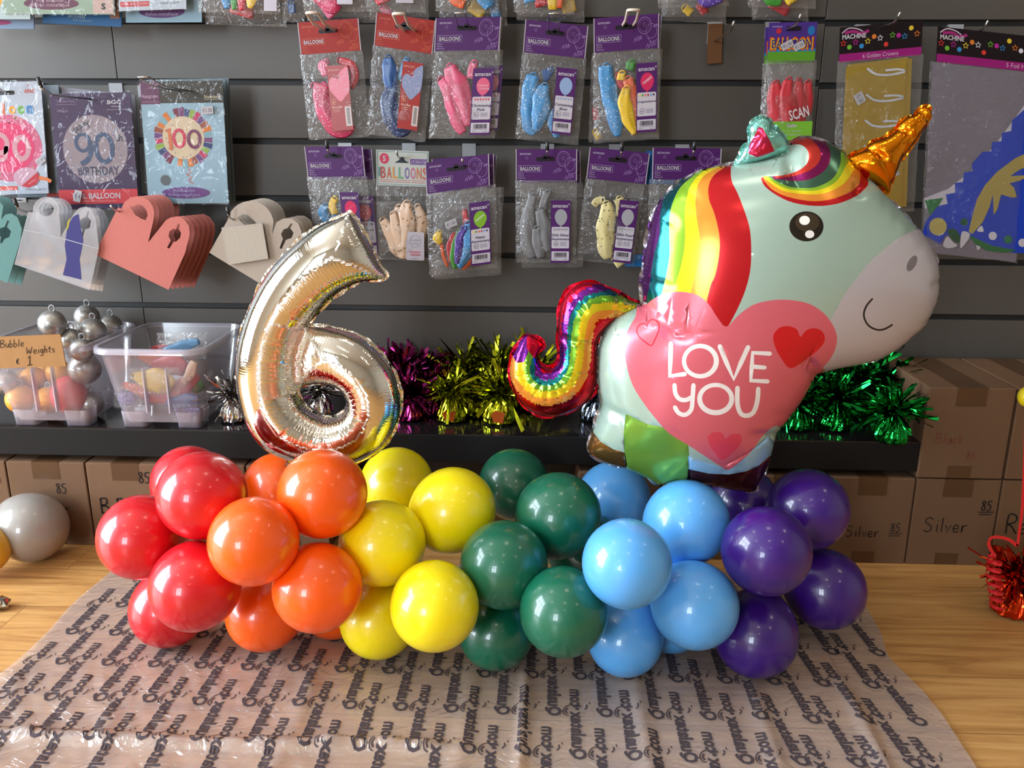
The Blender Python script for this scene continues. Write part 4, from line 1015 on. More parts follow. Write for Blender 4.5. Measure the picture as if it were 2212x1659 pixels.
def draw100(b, F):
    slab(b, F, rect(0, 0, 180, 264), SKYB, .002)
    flat(b, F, rect(0, 0, 180, 46), hexc(52, 46, 34)); flat(b, F, rect(0, 0, 42, 48), hexc(98, 52, 84), 2 * EPS)
    write(b, F, 'Anagram', 20, 31, 7, hexc(180, 140, 165), 3 * EPS, width=36, bold=.02); ring(b, F, 20, 22, 9, 8, .7, hexc(140, 90, 120), 3 * EPS)
    pen(b, F, [(3, 43), (40, 43)], .8, hexc(180, 140, 165), 3 * EPS)
    write(b, F, 'Standard', 156, 33, 6.5, hexc(205, 195, 160), 2 * EPS, width=35, bold=.01); pen(b, F, [(139, 39), (174, 39)], .8, hexc(205, 195, 160))
    cx, cy = 88, 120; cols = [(120, 60, 110), (214, 120, 40), (150, 70, 40), (140, 170, 60), (120, 30, 60), (130, 170, 180), (110, 60, 120), (50, 60, 110), (140, 180, 190), (214, 120, 40), (190, 40, 90)]
    n = 30
    for i in range(n):
        a0, a1 = 2 * PI * i / n, 2 * PI * (i + .88) / n; ro = 64 + 2 * math.sin(i * 2.1)
        flat(b, F, [(cx + r * math.cos(a), cy + r * math.sin(a)) for r, a in ((44, a0), (ro, a0), (ro, a1), (44, a1))], hexc(*cols[(i * 7) % 11]))
    flat(b, F, ell(cx, cy, 46, 46, 40), hexc(212, 190, 158), 2 * EPS)
    rs = random.Random(8)
    for i in range(16):
        a = rs.uniform(0, 2 * PI); r = rs.uniform(28, 42); flat(b, F, star(cx + r * math.cos(a), cy + r * math.sin(a), 2.2, 4, .3), hexc(90, 90, 100), 3 * EPS)
    pen(b, F, [(50, 106), (58, 100), (60, 146)], 7, hexc(214, 112, 74), 4 * EPS)
    ring(b, F, 79, 121, 12, 18, 6.5, hexc(206, 50, 84), 4 * EPS); ring(b, F, 112, 123, 13, 18, 6.5, hexc(116, 50, 84), 5 * EPS)
    pen(b, F, [(94, 186), (100, 194), (90, 200), (102, 206), (94, 212), (104, 220)], 1.6, hexc(214, 100, 80), 3 * EPS, smooth=3)
    flat(b, F, star(42, 212, 13, 12, .8), hexc(96, 100, 104), 2 * EPS)
    flat(b, F, ell(86, 240, 54, 13, 36), hexc(108, 62, 130), 2 * EPS)
    write(b, F, 'Foil Balloon', 82, 235, 6, hexc(170, 150, 190), 3 * EPS, width=48); write(b, F, 'Ballon métallique', 82, 244, 6, hexc(170, 150, 190), 3 * EPS, width=70)
for dx, dy, Y_, lab in ((14, -4, -.062, 'rearmost pale blue foil balloon packet behind the 100 packet'), (7, -2, -.074, 'pale blue foil balloon packet directly behind the 100 packet')):
    foil_packet((301 + dx, 176 + dy), (480 + dx, 173 + dy), (322 + dx, 441 + dy), Y_, 180, 264, lab, lambda b, F: slab(b, F, rect(0, 0, 180, 264), hexc(116, 132, 140), .002), wrap=False)
t, F = foil_packet((301, 176), (480, 174), (321, 440), -.09, 180, 264, 'pale blue foil balloon packet printed with a round 100 balloon', draw100)
price(t, F, 146, 62, 26, 16, -4, .0045)
def draw90(b, F):
    slab(b, F, rect(0, 0, 176, 252), hexc(58, 34, 74), .002)
    write(b, F, 'BGC', 140, 20, 8, WHT, width=30, bold=.02); write(b, F, 'Medium', 142, 29, 4, hexc(190, 185, 190), width=17); pen(b, F, [(122, 36), (160, 36)], .8, hexc(170, 160, 170))
    write(b, F, 'Creative Party', 34, 16, 6, hexc(150, 120, 150), width=42); pen(b, F, [(12, 23), (56, 23)], .8, hexc(150, 120, 150)); write(b, F, '18 inch', 26, 36, 6, hexc(150, 120, 150), width=24)
    cx, cy = 90, 120
    flat(b, F, ell(cx, cy, 71, 74, 48), hexc(148, 132, 138))
    rs = random.Random(9)
    for i in range(40):
        a = rs.uniform(0, 2 * PI); r = rs.uniform(50, 68); flat(b, F, ell(cx + r * math.cos(a), cy + r * math.sin(a), 1.5, 1.5, 6), rs.choice([hexc(120, 170, 200), hexc(200, 195, 190), hexc(110, 90, 150)]), 2 * EPS)
    BL = hexc(62, 78, 108)
    write(b, F, 'HAPPY', 62, 73, 14, hexc(70, 66, 80), 2 * EPS, width=46, rot=-22, bold=.02)
    ring(b, F, 64, 105, 15, 18, 8, BL, 2 * EPS); pen(b, F, [(80, 102), (80, 125), (72, 142), (56, 152)], 11, BL, 2.4 * EPS, smooth=4)
    ring(b, F, 110, 118, 18, 30, 10, BL, 3 * EPS)
    write(b, F, 'th', 144, 96, 14, hexc(60, 58, 72), 2 * EPS, width=17, bold=.03)
    write(b, F, 'BIRTHDAY', 94, 167, 18, hexc(64, 62, 84), 2 * EPS, width=92, bold=.03)
    flat(b, F, rect(0, 208, 176, 240), hexc(206, 52, 62), 2 * EPS)
    write(b, F, 'FOIL BALLOON', 84, 222, 12, WHT, 3 * EPS, width=106, bold=.02); pen(b, F, [(34, 234), (128, 234)], 1.3, hexc(225, 130, 130), 3 * EPS)
foil_packet((118, 186), (292, 206), (140, 438), -.066, 176, 252, 'whitish foil packet behind the purple 90th birthday packet', lambda b, F: slab(b, F, rect(0, 0, 176, 252), hexc(150, 148, 160), .002), wrap=False)
t, F = foil_packet((106, 203), (281, 199), (131, 453), -.095, 176, 252, 'dark purple foil balloon packet reading Happy 90th Birthday', draw90)
price(t, F, 44, 222, 16, 26, 15, .0045, txt='€4')
def drawpink(b, F):
    slab(b, F, rect(0, 0, 150, 240), hexc(186, 194, 208), .002)
    flat(b, F, rrect(52, 18, 92, 27, 4), (.02, .02, .02)); write(b, F, 'APAC', 124, 20, 8, hexc(220, 90, 80), width=23, bold=.02); write(b, F, '*', 122, 10, 8, hexc(220, 90, 60))  # hanger slot drawn as a dark print, its shade in the colour
    for i, (ch, c) in enumerate(zip('Balloon', [(220, 60, 60), (230, 150, 40), (90, 160, 60), (232, 110, 60), (236, 160, 40), (100, 170, 60), (60, 130, 190)])): write(b, F, ch, 8 + i * 19, 55, 22, hexc(*c), width=15 if ch != 'l' else 5, bold=.05)
    cx, cy = 70, 140
    flat(b, F, ell(cx, cy, 73, 72, 44), hexc(206, 92, 128)); flat(b, F, ell(cx, cy - 2, 56, 54, 40), hexc(222, 44, 104), 2 * EPS)
    rs = random.Random(6)
    for i in range(26):
        a = rs.uniform(0, 2 * PI); r = rs.uniform(56, 70); flat(b, F, star(cx + r * math.cos(a), cy + r * math.sin(a), 5), rs.choice([hexc(214, 130, 150), hexc(206, 150, 140)]), 2 * EPS)
    ring(b, F, 50, 130, 17, 20, 11, hexc(206, 150, 160), 3 * EPS); pen(b, F, [(64, 135), (60, 160), (40, 166)], 10, hexc(206, 150, 160), 3 * EPS, smooth=3); ring(b, F, 98, 140, 15, 23, 11, hexc(206, 150, 160), 3 * EPS)
    flat(b, F, ell(104, 204, 29, 22, 30), hexc(206, 160, 178), 3 * EPS); flat(b, F, [(92, 222), (130, 192), (133, 206), (124, 219), (108, 226)], hexc(196, 34, 50), 4 * EPS)
    pen(b, F, [(132, 205), (148, 208), (158, 214)], 8, hexc(226, 120, 60), 5 * EPS)
    flat(b, F, rect(0, 222, 82, 231), hexc(222, 86, 70), 2 * EPS); write(b, F, 'ITEM # 16020-18', 122, 230, 4, hexc(110, 110, 120), width=44)
t, F = foil_packet((-62, 179), (88, 175), (-40, 421), -.09, 150, 240, 'white foil balloon packet with a pink 90 balloon at the left edge', drawpink)
price(t, F, 140, 168, 20, 14, -38, .0045)
foil_packet((16, 186), (96, 184), (38, 426), -.072, 80, 240, 'pale packet peeking out between the pink 90 and purple 90th packets', lambda b, F: (slab(b, F, rect(0, 0, 110, 240), hexc(150, 165, 180), .002), flat(b, F, rect(66, 232, 100, 240), hexc(200, 70, 60))), wrap=False)
def draw_blue(word):
    def g(b, F):
        slab(b, F, rect(0, 0, 180, 264), hexc(140, 172, 190), .002); flat(b, F, ell(86, 240, 54, 14, 30), hexc(92, 50, 112))
        write(b, F, 'Foil Balloon', 86, 234, 6, hexc(185, 165, 195), 2 * EPS, width=50); write(b, F, word, 86, 245, 7, hexc(185, 165, 195), 2 * EPS, width=76)
    return g
def draw_card(b, F):
    slab(b, F, rect(0, 0, 150, 240), hexc(186, 194, 204), .002); flat(b, F, rect(3, 220, 68, 231), hexc(206, 66, 70)); write(b, F, 'FOIL BALLOON', 35, 225, 5, WHT, 2 * EPS, width=56); write(b, F, 'Item # 16016-18', 114, 225, 5, hexc(90, 90, 100), width=40)
def draw_bday(b, F):
    slab(b, F, rect(0, 0, 178, 240), hexc(24, 88, 140), .002); write(b, F, 'Birthday', 78, 218, 12, hexc(150, 185, 205), width=40, bold=.01); write(b, F, 'foil balloon', 90, 229, 6, hexc(130, 160, 185), width=42); flat(b, F, rect(152, 0, 174, 222), hexc(150, 110, 90), 2 * EPS)
foil_packet((-70, -180), (74, -180), (-66, 62), -.072, 146, 240, 'pale blue packet at the top left corner, lower of the two', lambda b, F: (slab(b, F, rect(0, 0, 146, 240), hexc(134, 158, 186), .002), flat(b, F, ell(56, 226, 40, 6), hexc(160, 60, 110))), wrap=False)
foil_packet((-80, -202), (66, -202), (-76, 41), -.09, 150, 240, 'white packet at the top left corner with red marks', lambda b, F: (slab(b, F, rect(0, 0, 150, 240), hexc(176, 190, 190), .002), flat(b, F, ell(36, 200, 50, 26), hexc(220, 160, 50)), flat(b, F, rect(108, 224, 132, 229), hexc(200, 60, 70), 2 * EPS)), wrap=False)
foil_packet((86, -186), (262, -178), (92, 50), -.072, 178, 240, 'deep blue packet reading Birthday at the top edge', draw_bday, wrap=False)
foil_packet((-10, -232), (238, -232), (8, 30), -.092, 230, 264, 'pale green foil packet with a maroon oval label at the top edge', lambda b, F: (slab(b, F, rect(0, 0, 230, 264), hexc(150, 170, 150), .002), flat(b, F, ell(100, 240, 57, 14, 30), hexc(104, 52, 76)), write(b, F, 'Foil Balloon', 98, 233, 7, hexc(190, 160, 170), width=56), write(b, F, 'Ballon métallique', 98, 243, 8, hexc(190, 160, 170), width=80), flat(b, F, rect(186, 226, 228, 262), hexc(200, 170, 160), 2 * EPS), write(b, F, 'S', 208, 246, 13, (.03, .03, .03), 3 * EPS, bold=.04)), wrap=True)
foil_packet((262, -216), (432, -218), (272, 49), -.072, 180, 264, 'blue packet with purple oval label behind the white red-barred packet', draw_blue('Ballon métallique'), wrap=False)
foil_packet((250, -216), (400, -222), (257, 24), -.092, 150, 240, 'white packet with a red bar at the top edge', draw_card)

# ---- hooks
for a in [
    (712, 66, -.085, 0, .19, 'white', 'white plastic coated hook holding the leftmost red-topped packet'),
    (885, 68, -.085, 0, .19, 'white', 'white plastic coated hook holding the tilted red-topped packet'),
    (1003, 60, -.09, 0, .16, 'loop', 'chrome loop hook holding the Christening Pink packet'),
    (1196, 70, -.085, 0, .2, 'loop', 'chrome loop hook holding the Christening Blue packet'),
    (1357, 56, -.09, 0, .17, 'white', 'white plastic coated hook holding the Congratulations packet'),
    (1549, 86, -.03, 0, .16, 'rod', 'bare metal rod hook over the cardboard strip'),
    (1697, 64, -.088, 0, .17, 'rod', 'metal rod hook holding the green-topped packets'),
    (1905, 58, -.09, 0, .16, 'rod', 'thin metal hook holding the gold crowns packet'),
    (720, 335, -.09, 2, .13, 'cap', 'black tipped hook above the mixed balloons packet'),
    (868, 340, -.08, 2, .13, 'rod', 'chrome hook holding the white-topped packet'),
    (1003, 358, -.094, 2, .13, 'rod', 'chrome hook holding the Happy Anniversary packets'),
    (1182, 338, -.09, 2, .13, 'cap', 'black tipped hook holding the silver anniversary packet'),
    (1338, 340, -.088, 2, .13, 'cap', 'black tipped hook holding the pearl anniversary packet'),
    (1490, 338, -.09, 2, .13, 'cap', 'black tipped hook holding the packet above the mane'),
    (195, 214, -.095, 1, .24, 'cap', 'long black tipped hook holding the purple 90th birthday packet'),
    (400, 198, -.09, 1, .24, 'loop', 'chrome loop hook holding the 100 packet'),
    (17, 198, -.09, 1, .12, 'cap', 'short hook holding the pink 90 packet at the left edge'),
    (2115, 66, -.085, 0, .11, 'rod', 'hook holding the foil hats packet at the right edge')]:
    hook(*a)

# ================================================================== FLAT FAVOUR BOXES ON HOOKS
def flat_box(pts, holes, Y, col, material, label, group, edge=None, extra=None, sm=3):
    o3 = [aty(x, y, Y) for x, y in pts]
    F = Frame(o3[0], (0.001, 0, 0), (0, 0, -0.001))
    cv = lambda L: [((aty(x, y, Y)[0] - F.O[0]) / .001, -(aty(x, y, Y)[2] - F.O[2]) / .001) for x, y in L]
    b = MB(); slab(b, F, cv(pts), col, .0008, [cv(h) for h in holes], edge=edge, back=edge)
    t = thing('favour_box', label, 'gift box', F.O, group)
    b.build('folded_panel', material, t)
    if extra: extra(t, F, cv)
    return t
def arc(cx, cy, r, a0, a1, n=10): return [(cx + r * math.cos(math.radians(a0 + (a1 - a0) * i / n)), cy + r * math.sin(math.radians(a0 + (a1 - a0) * i / n))) for i in range(n + 1)]
pink_o = [(204, 549), (255, 448), (262, 451)] + arc(297, 460, 36, 195, 372, 14) + [(331, 478), (320, 524), (348, 489), (358, 476), (368, 470), (384, 467), (398, 474), (408, 488), (410, 505), (400, 546), (364, 626)]
pink_h = [[(281, 445), (290, 447), (298, 441), (308, 444), (317, 454), (319, 466), (314, 476), (304, 472), (292, 464)],
          [(384, 483), (389, 484), (386, 495), (391, 503), (389, 514), (380, 522), (375, 522), (366, 537), (361, 535), (369, 519), (364, 511), (366, 500), (374, 494), (380, 495)]]
n_pink = ['front salmon pink flat box with two cut-out handles', 'second salmon pink flat box, just behind the front one', 'third salmon pink flat box of the fanned stack', 'fourth salmon pink flat box of the fanned stack', 'fifth salmon pink flat box of the fanned stack', 'rearmost salmon pink flat box, nearest the wall']
PK = hexc(228, 134, 124)
for k in range(5, -1, -1):
    Y = -.165 + .016 * k
    p0 = flat_box([(x + 11 * k, y - 1 * k) for x, y in pink_o], [[(x + 11 * k, y - k) for x, y in h] for h in pink_h], Y, PK, M['paper'], n_pink[k], 'salmon pink flat boxes', edge=hexc(205, 176, 150))
wh_o = [(452, 546), (484, 489)] + arc(541, 484, 50, 190, 355, 14) + [(588, 505), (597, 480), (612, 472), (630, 472), (644, 482), (651, 500), (650, 525), (615, 645)]
wh_h = [[(512, 470), (524, 462), (538, 466), (552, 480), (556, 492), (530, 488)], [(628, 482), (632, 484), (627, 493), (634, 503), (630, 514), (618, 518), (608, 538), (604, 536), (611, 516), (607, 506), (612, 496), (622, 492)]]
for k, lab in ((3, 'rearmost cream flat box of the white stack'), (2, 'third cream flat box of the white stack'), (1, 'second cream flat box of the white stack'), (0, 'front cream flat box beside the silver number balloon')):
    def ex(t, F, cv, k=k):
        if k: return
        b = MB(); slab(b, F, cv([(481, 491), (569, 481), (582, 558), (496, 571)]), hexc(212, 200, 184), .002, w=.006); b.build('folded_flap', M['paper'], t)
    flat_box([(x + 9 * k, y - 2 * k) for x, y in wh_o], [[(x + 9 * k, y - 2 * k) for x, y in h] for h in wh_h], -.15 + .018 * k, hexc(206, 190, 174), M['paper'], lab, 'cream flat boxes', edge=hexc(190, 174, 156), extra=ex)
tl_o = [(-95, 560), (-75, 440), (-60, 425), (-35, 418), (-10, 424), (7, 445), (3, 474), (12, 463), (25, 461), (38, 470), (47, 494), (44, 520), (16, 612)]
tl_h = [[(16, 476), (20, 478), (15, 490), (24, 500), (20, 512), (10, 516), (4, 526), (0, 524), (2, 512), (-6, 504), (-2, 494), (10, 490)]]
for k, lab in ((2, 'rearmost teal flat box at the left edge'), (1, 'teal flat box behind the front teal one'), (0, 'front teal flat box with cut-out handle at the left edge')):
    flat_box([(x + 15 * k, y + 2 * k) for x, y in tl_o], [[(x + 15 * k, y) for x, y in h] for h in tl_h], -.165 + .022 * k, hexc(112, 160, 156), M['paper'], lab, 'teal flat boxes', edge=hexc(190, 180, 165))
M['mirror_film'] = film('iridescent_film', haze=0.26, gloss=0.34, hazecol=(0.62, 0.64, 0.72), scale=7, bump=0.8, dist=0.01, rough=0.12, warp=1.0)
cl_o = [(31, 571), (61, 457), (71, 459)] + arc(100, 454, 29, 180, 380, 12) + [(130, 480), (131, 512), (160, 460), (172, 449), (186, 446), (198, 453), (206, 470), (214, 535), (194, 627)]
cl_h = [ell(100, 452, 16, 15, 16), [(190, 455), (193, 457), (190, 468), (197, 478), (194, 492), (184, 496), (178, 517), (174, 516), (178, 496), (171, 486), (175, 474), (186, 468)]]
for k, lab in ((3, 'rearmost clear plastic flat box by the teal boxes'), (2, 'third clear plastic flat box of its stack'), (1, 'second clear plastic flat box of its stack'), (0, 'front shiny clear plastic flat box left of the salmon pink boxes')):
    def ex(t, F, cv, k=k):
        b = MB(); pen(b, F, cv([(52, 497), (100, 505), (131, 514), (213, 537)]), 1.2, hexc(200, 200, 205), .0003); pen(b, F, cv([(32, 570), (194, 626)]), 1.2, hexc(190, 190, 195), .0003)
        if k in (0, 2):
            flat(b, F, cv([(146, 488), (158, 468), (170, 462), (176, 500), (180, 520), (172, 560), (176, 604), (136, 594), (144, 560), (140, 530)]), hexc(66, 64, 130), .00025); flat(b, F, cv([(146, 478), (152, 470), (148, 492), (143, 500)]), hexc(190, 176, 60), .0003)
        b.build('print', M['label'], t)
    flat_box([(x + 9 * k, y + 1 * k) for x, y in cl_o], [[(x + 9 * k, y + k) for x, y in h] for h in cl_h], -.17 + .02 * k, (1, 1, 1), M['mirror_film'], lab, 'clear plastic flat boxes', extra=ex)
for a in [(296, 452, -.10, 3, .19, 'rod', 'metal hook holding the salmon pink flat boxes'), (530, 470, -.09, 3, .17, 'cap', 'black tipped hook holding the cream flat boxes'),
          (104, 452, -.10, 3, .19, 'cap', 'black tipped hook holding the clear plastic flat boxes'), (-30, 440, -.10, 3, .18, 'cap', 'hook holding the teal flat boxes at the left edge')]: hook(*a)

# ================================================================== PLASTIC BINS ON THE SHELF
def rr3(x0, x1, y0, y1, r, z, n=5): return [(x, y, z) for x, y in rrect(x0, y0, x1, y1, r, n)]
def bin_(rim, foot, z0, z1, label):
    t = thing('storage_bin', label, 'plastic bin', ((foot[0] + foot[1]) / 2, (foot[2] + foot[3]) / 2, z0), 'clear plastic bins on the shelf')
    b = MB(); levels = 8; zb = z0 + .010; rings = []
    for i in range(levels + 1):
        k = i / levels
        a = [foot[j] + (rim[j] - foot[j]) * k for j in range(4)]
        rings.append(rr3(*a, .022 + .008 * k, zb + (z1 - zb) * k))
    n = len(rings[0]); vs = [p for r in rings for p in r]
    b.add(vs, [(i * n + j, i * n + (j + 1) % n, (i + 1) * n + (j + 1) % n, (i + 1) * n + j) for i in range(levels) for j in range(n)], (1, 1, 1), 0, True)
    b.add(rings[0], [tuple(range(n))], (1, 1, 1), 0)
    b.build('tub', M['bin'], t)
    b = MB(); o = [rr3(*[rim[0] - e, rim[1] + e, rim[2] - e, rim[3] + e], .03 + e, z) for e, z in ((-.001, z1), (.002, z1 + .001), (.007, z1 - .001), (.008, z1 - .009))]
    vs = [p for r in o for p in r]
    b.add(vs, [(i * n + j, (i + 1) * n + j, (i + 1) * n + (j + 1) % n, i * n + (j + 1) % n) for i in range(3) for j in range(n)], (1, 1, 1), 0, True)
    b.build('rim', M['bin_rim'], t)
    for sx in (0, 1):
        for sy in (0, 1):
            x = foot[0] + .022 if sx == 0 else foot[1] - .022; y = foot[2] + .02 if sy == 0 else foot[3] - .02
            q = MB(); v0 = rr3(x - .020, x + .020, y - .018, y + .018, .008, z0); v1 = rr3(x - .022, x + .022, y - .02, y + .02, .008, zb + .018); m_ = len(v0)
            q.add(v0 + v1, [(i, (i + 1) % m_, (i + 1) % m_ + m_, i + m_) for i in range(m_)] + [tuple(range(m_))[::-1]], (1, 1, 1), 0, True)
            q.build('foot', M['bin_rim'], t)
    for xx in (foot[0] + .055, foot[1] - .045):
        q = MB(); q.box(xx - .0012, xx + .0012, foot[2] - .014, foot[2] - .003, z0 + .03, z1 - .035); q.build('moulded_rib', M['bin_rim'], t)
    return t
BZ0, BZ1 = SHZ1 + .0005, .362
bin_((-.748, -.566, -.228, -.014), (-.724, -.585, -.208, -.04), BZ0, BZ1, 'clear plastic bin of coloured balloon packets next to the silver number balloon')
bin_((-.950, -.770, -.228, -.014), (-.914, -.762 - .018, -.208, -.04), BZ0, BZ1, 'clear plastic bin of silver and gold ball weights behind the handwritten sign')
def ballpx(x, y, rp, Y, material, label, ring_=True, egg=1.0):
    P = aty(x, y, Y); d = (P - CAM) @ FW; R = rp * d / FPX
    t = thing('ball_weight', label, 'ball weight', P, 'ball weights in the left bin')
    b = MB(); b.ball(P, R, 26, 16, squash=egg); b.lathe([(R * 1.005, -R * .03), (R * 1.012, 0), (R * 1.005, R * .03)], 26, center=P, axis=(.3, .2, 1)); b.build('ball', material, t)
    if ring_:
        q = MB(); c = P + np.array([0.004, -.002, R + .004]); q.tube([c + np.array([math.cos(a) * .0048, 0, math.sin(a) * .0055]) for a in np.linspace(0, 2 * PI, 17)], .0011, 6); q.build('hanging_loop', M['plate'], t)
SB, GB = M['silver_ball'], M['gold_ball']
for a in [(113, 699, 29, -.165, SB, 'silver ball weight at the back left, above the sign'), (188, 684, 26, -.06, SB, 'silver ball weight at the top of the pile'), (200, 716, 29, -.125, SB, 'largest looking silver ball weight in the middle of the pile'),
          (238, 704, 25, -.055, SB, 'silver ball weight right of the pile top'), (171, 716, 20, -.05, SB, 'silver ball weight behind the middle one'), (153, 733, 24, -.15, SB, 'silver ball weight at the right corner of the sign'), (177, 756, 25, -.19, SB, 'silver ball weight just under the bin rim'),
          (183, 796, 34, -.165, SB, 'silver ball weight seen through the bin wall, right side'), (14, 826, 27, -.165, SB, 'silver ball weight seen through the bin wall at the left edge'),
          (45, 862, 31, -.165, GB, 'gold ball weight low in the left of the bin'), (105, 864, 29, -.155, GB, 'gold ball weight low in the middle of the bin'), (72, 818, 26, -.125, GB, 'gold ball weight in the second layer under the sign'), (128, 806, 28, -.11, GB, 'gold ball weight behind the red one'), (100, 800, 24, -.06, GB, 'gold ball weight deep in the bin under the sign'),
          (196, 872, 27, -.15, SB, 'dull ball weight at the bottom right of the bin')]: ballpx(*a)
ballpx(149, 853, 37, -.198 + .03, M['red_ball'], 'red egg shaped weight at the bottom of the left bin', False, 1.12)
# coloured packets inside the second bin
for pts, wd, m_, Y, lab in [
    ([(290, 812), (320, 820), (350, 826), (372, 838)], [8, 22, 26, 16], YEL, -.175, 'yellow folded balloon in the middle of the right bin'),
    ([(285, 880 - 40), (330, 852), (380, 846), (425, 810)], [10, 18, 22, 10], REDL, -.16, 'red folded balloon lying across the right bin'),
    ([(330, 790), (370, 788), (400, 800)], [12, 24, 14], REDL, -.13, 'red folded balloon on top of the heap in the right bin'),
    ([(395, 828), (412, 805), (420, 782)], [6, 11, 7], CREAM, -.17, 'peach folded balloon at the right of the right bin'),
    ([(300, 768), (335, 775), (370, 762)], [8, 14, 10], ORA, -.10, 'orange folded balloon at the back of the right bin'),
    ([(355, 758), (395, 748), (430, 738)], [7, 12, 6], SKY, -.12, 'bright blue folded balloon sticking up in the right bin'),
    ([(262, 852), (275, 862), (290, 856)], [12, 14, 10], VIO, -.18, 'violet folded balloon low at the left of the right bin'),
    ([(365, 872), (400, 866), (430, 868)], [12, 15, 12], BLU, -.17, 'blue folded balloon low at the right of the right bin'),
    ([(270, 832), (290, 838), (310, 850)], [7, 9, 8], ORA, -.18, 'orange folded balloon low in the right bin'),
    ([(405, 830), (425, 835), (440, 830)], [10, 14, 8], GRE, -.12, 'green folded balloon deep at the right of the right bin'),
    ([(380, 890), (410, 893), (435, 890)], [8, 12, 8], VIO, -.175, 'dark violet folded balloon on the floor of the right bin'),
    ([(330, 745 + 10), (350, 752), (372, 760)], [6, 9, 6], REDL, -.08, 'small red folded balloon behind the bright blue one')]:
    P0 = aty(pts[0][0], pts[0][1], Y); e = aty(pts[0][0] + 100, pts[0][1], Y); g = aty(pts[0][0], pts[0][1] + 100, Y)
    F = Frame(P0, (e - P0) / 100, (g - P0) / 100)
    t = thing('folded_balloon', lab, 'folded balloon', P0, 'folded balloons in the right bin')
    limp(t, F, [(x - pts[0][0], y - pts[0][1]) for x, y in pts], wd, m_, 0, .45, name='latex_sleeve')
    if m_ in (YEL, SKY, VIO):
        xs = [p[0] - pts[0][0] for p in pts]; ys = [p[1] - pts[0][1] for p in pts]
        bag(t, F, min(xs) - 16, max(xs) + 16, min(ys) - 18, max(ys) + 18, t1=.014, name='clear_wrapper')
# handwritten sign
F = Frame.pic((-14, 728), (130, 722), (-14, 801), -.246, 144, 78)
t = thing('price_sign', 'brown cardboard sign handwritten Bubble Weights at one euro', 'sign', F.p(72, 0))
b = MB(); slab(b, F, [(0, 0), (144, 0), (158, 74), (2, 73)], hexc(176, 132, 84), .0014); b.build('cardboard_panel', M['cardboard'], t)
b = MB(); scrawl(b, F, 'Bubble', 14, 8, 17, INK, 1.3, slope=-.02); scrawl(b, F, 'Weights', 72, 25, 17, INK, 1.4, slope=-.03); scrawl(b, F, 'E', 50, 52, 12, INK, 1.8); scrawl(b, F, '1', 74, 46, 22, INK, 1.9); b.build('handwriting', M['paper'], t)

# ================================================================== TINSEL WEIGHTS
def weight(px, py, z0, col, label, group, size=1.0, seed=0, Yfix=None, tuft=1.0, spread=1.0, base=True, name='tinsel_weight', n=150, gold=None):
    P = atz(px, py, z0) if Yfix is None else np.array([aty(px, py, Yfix)[0], Yfix, z0])
    rs = random.Random(seed); t = thing(name, label, 'balloon weight', P, group)
    s = size; c = (*hexc(*col), 1.0)
    b = MB()
    prof = [(.001, 0), (.022, 0), (.0262, .004), (.0265, .012), (.0235, .024), (.017, .036), (.009, .046), (.0062, .052), (.0085, .056), (.004, .058)]
    ph = [rs.uniform(0, 6.28) for _ in range(5)]
    b.lathe([(r * s, z * s) for r, z in prof], 44, c, 0, P, wob=lambda i, j: 1 + .07 * math.sin(j * 2 * PI / 44 * 9 + ph[0] + i * .3) + .05 * math.sin(j * 2 * PI / 44 * 17 + ph[1] - i * .5) * (i % 2), smooth=False)
    b.build('foil_base', M['tinsel_base'], t)
    if gold:
        q = MB(); q.add([(P[0] + x * s, P[1] - .0278 * s, P[2] + z * s) for x, z in ((-.009, .008), (.006, .006), (.010, .024), (-.006, .028), (-.013, .020))], [(0, 1, 2, 3, 4)], hexc(*gold)); q.build('coloured_patch', M['label'], t)
    b = MB(); root = P + np.array([0, 0, .050 * s])
    for k in range(n):
        az = rs.uniform(0, 2 * PI); el = math.radians(rs.triangular(-35, 88, 42)); L = rs.uniform(.022, .052) * s * tuft
        d = Vector((math.cos(az) * math.cos(el) * spread, math.sin(az) * math.cos(el) * spread, math.sin(el)))
        side = d.cross(Vector((rs.uniform(-1, 1), rs.uniform(-1, 1), rs.uniform(-1, 1)))).normalized() * (rs.uniform(.0018, .0046) * s)
        bend = Vector((rs.uniform(-1, 1), rs.uniform(-1, 1), rs.uniform(-1.2, .5))) * .024 * s
        v = []
        m_ = 5
        kink = Vector((0, 0, 0)); ku = rs.uniform(.35, .8); kd = Vector((rs.uniform(-1, 1), rs.uniform(-1, 1), rs.uniform(-1, 1))) * .02 * s
        for i in range(m_ + 1):
            u = i / m_; p = Vector(root) + d * (L * u) + bend * (u * u) + kd * max(0, u - ku); w_ = side * (1 - .25 * u) * (1 if i else .4); tw = side.cross(d).normalized() * (.0012 * s * math.sin(u * 6 + k))
            v += [p + w_ + tw, p - w_ - tw]
        sh = rs.uniform(.75, 1.15)
        b.add(v, [(2 * i, 2 * i + 1, 2 * i + 3, 2 * i + 2) for i in range(m_)], (*[min(1, x * sh) for x in c[:3]], 1))
    b.build('tinsel_tuft', M['tinsel'], t)
    return t
LIME, MAG, GRN, SIL, COP, BLK = (190, 196, 40), (150, 44, 110), (24, 150, 60), (200, 196, 194), (225, 70, 30), (110, 120, 135)
SH = SHZ1 + .0004
g = 'tinsel balloon weights on the shelf'
weight(506, 908, SH, SIL, 'silver tinsel weight between the right bin and the number balloon', g, .86, 1, tuft=1.1)
weight(884, 905, SH, MAG, 'magenta tinsel weight in front, right of the number balloon', g, .88, 2, tuft=1.25, n=190)
weight(930, 872, SH, MAG, 'magenta tinsel weight beside the first lime gold one', g, .86, 3, Yfix=-.10, tuft=1.25, n=190)
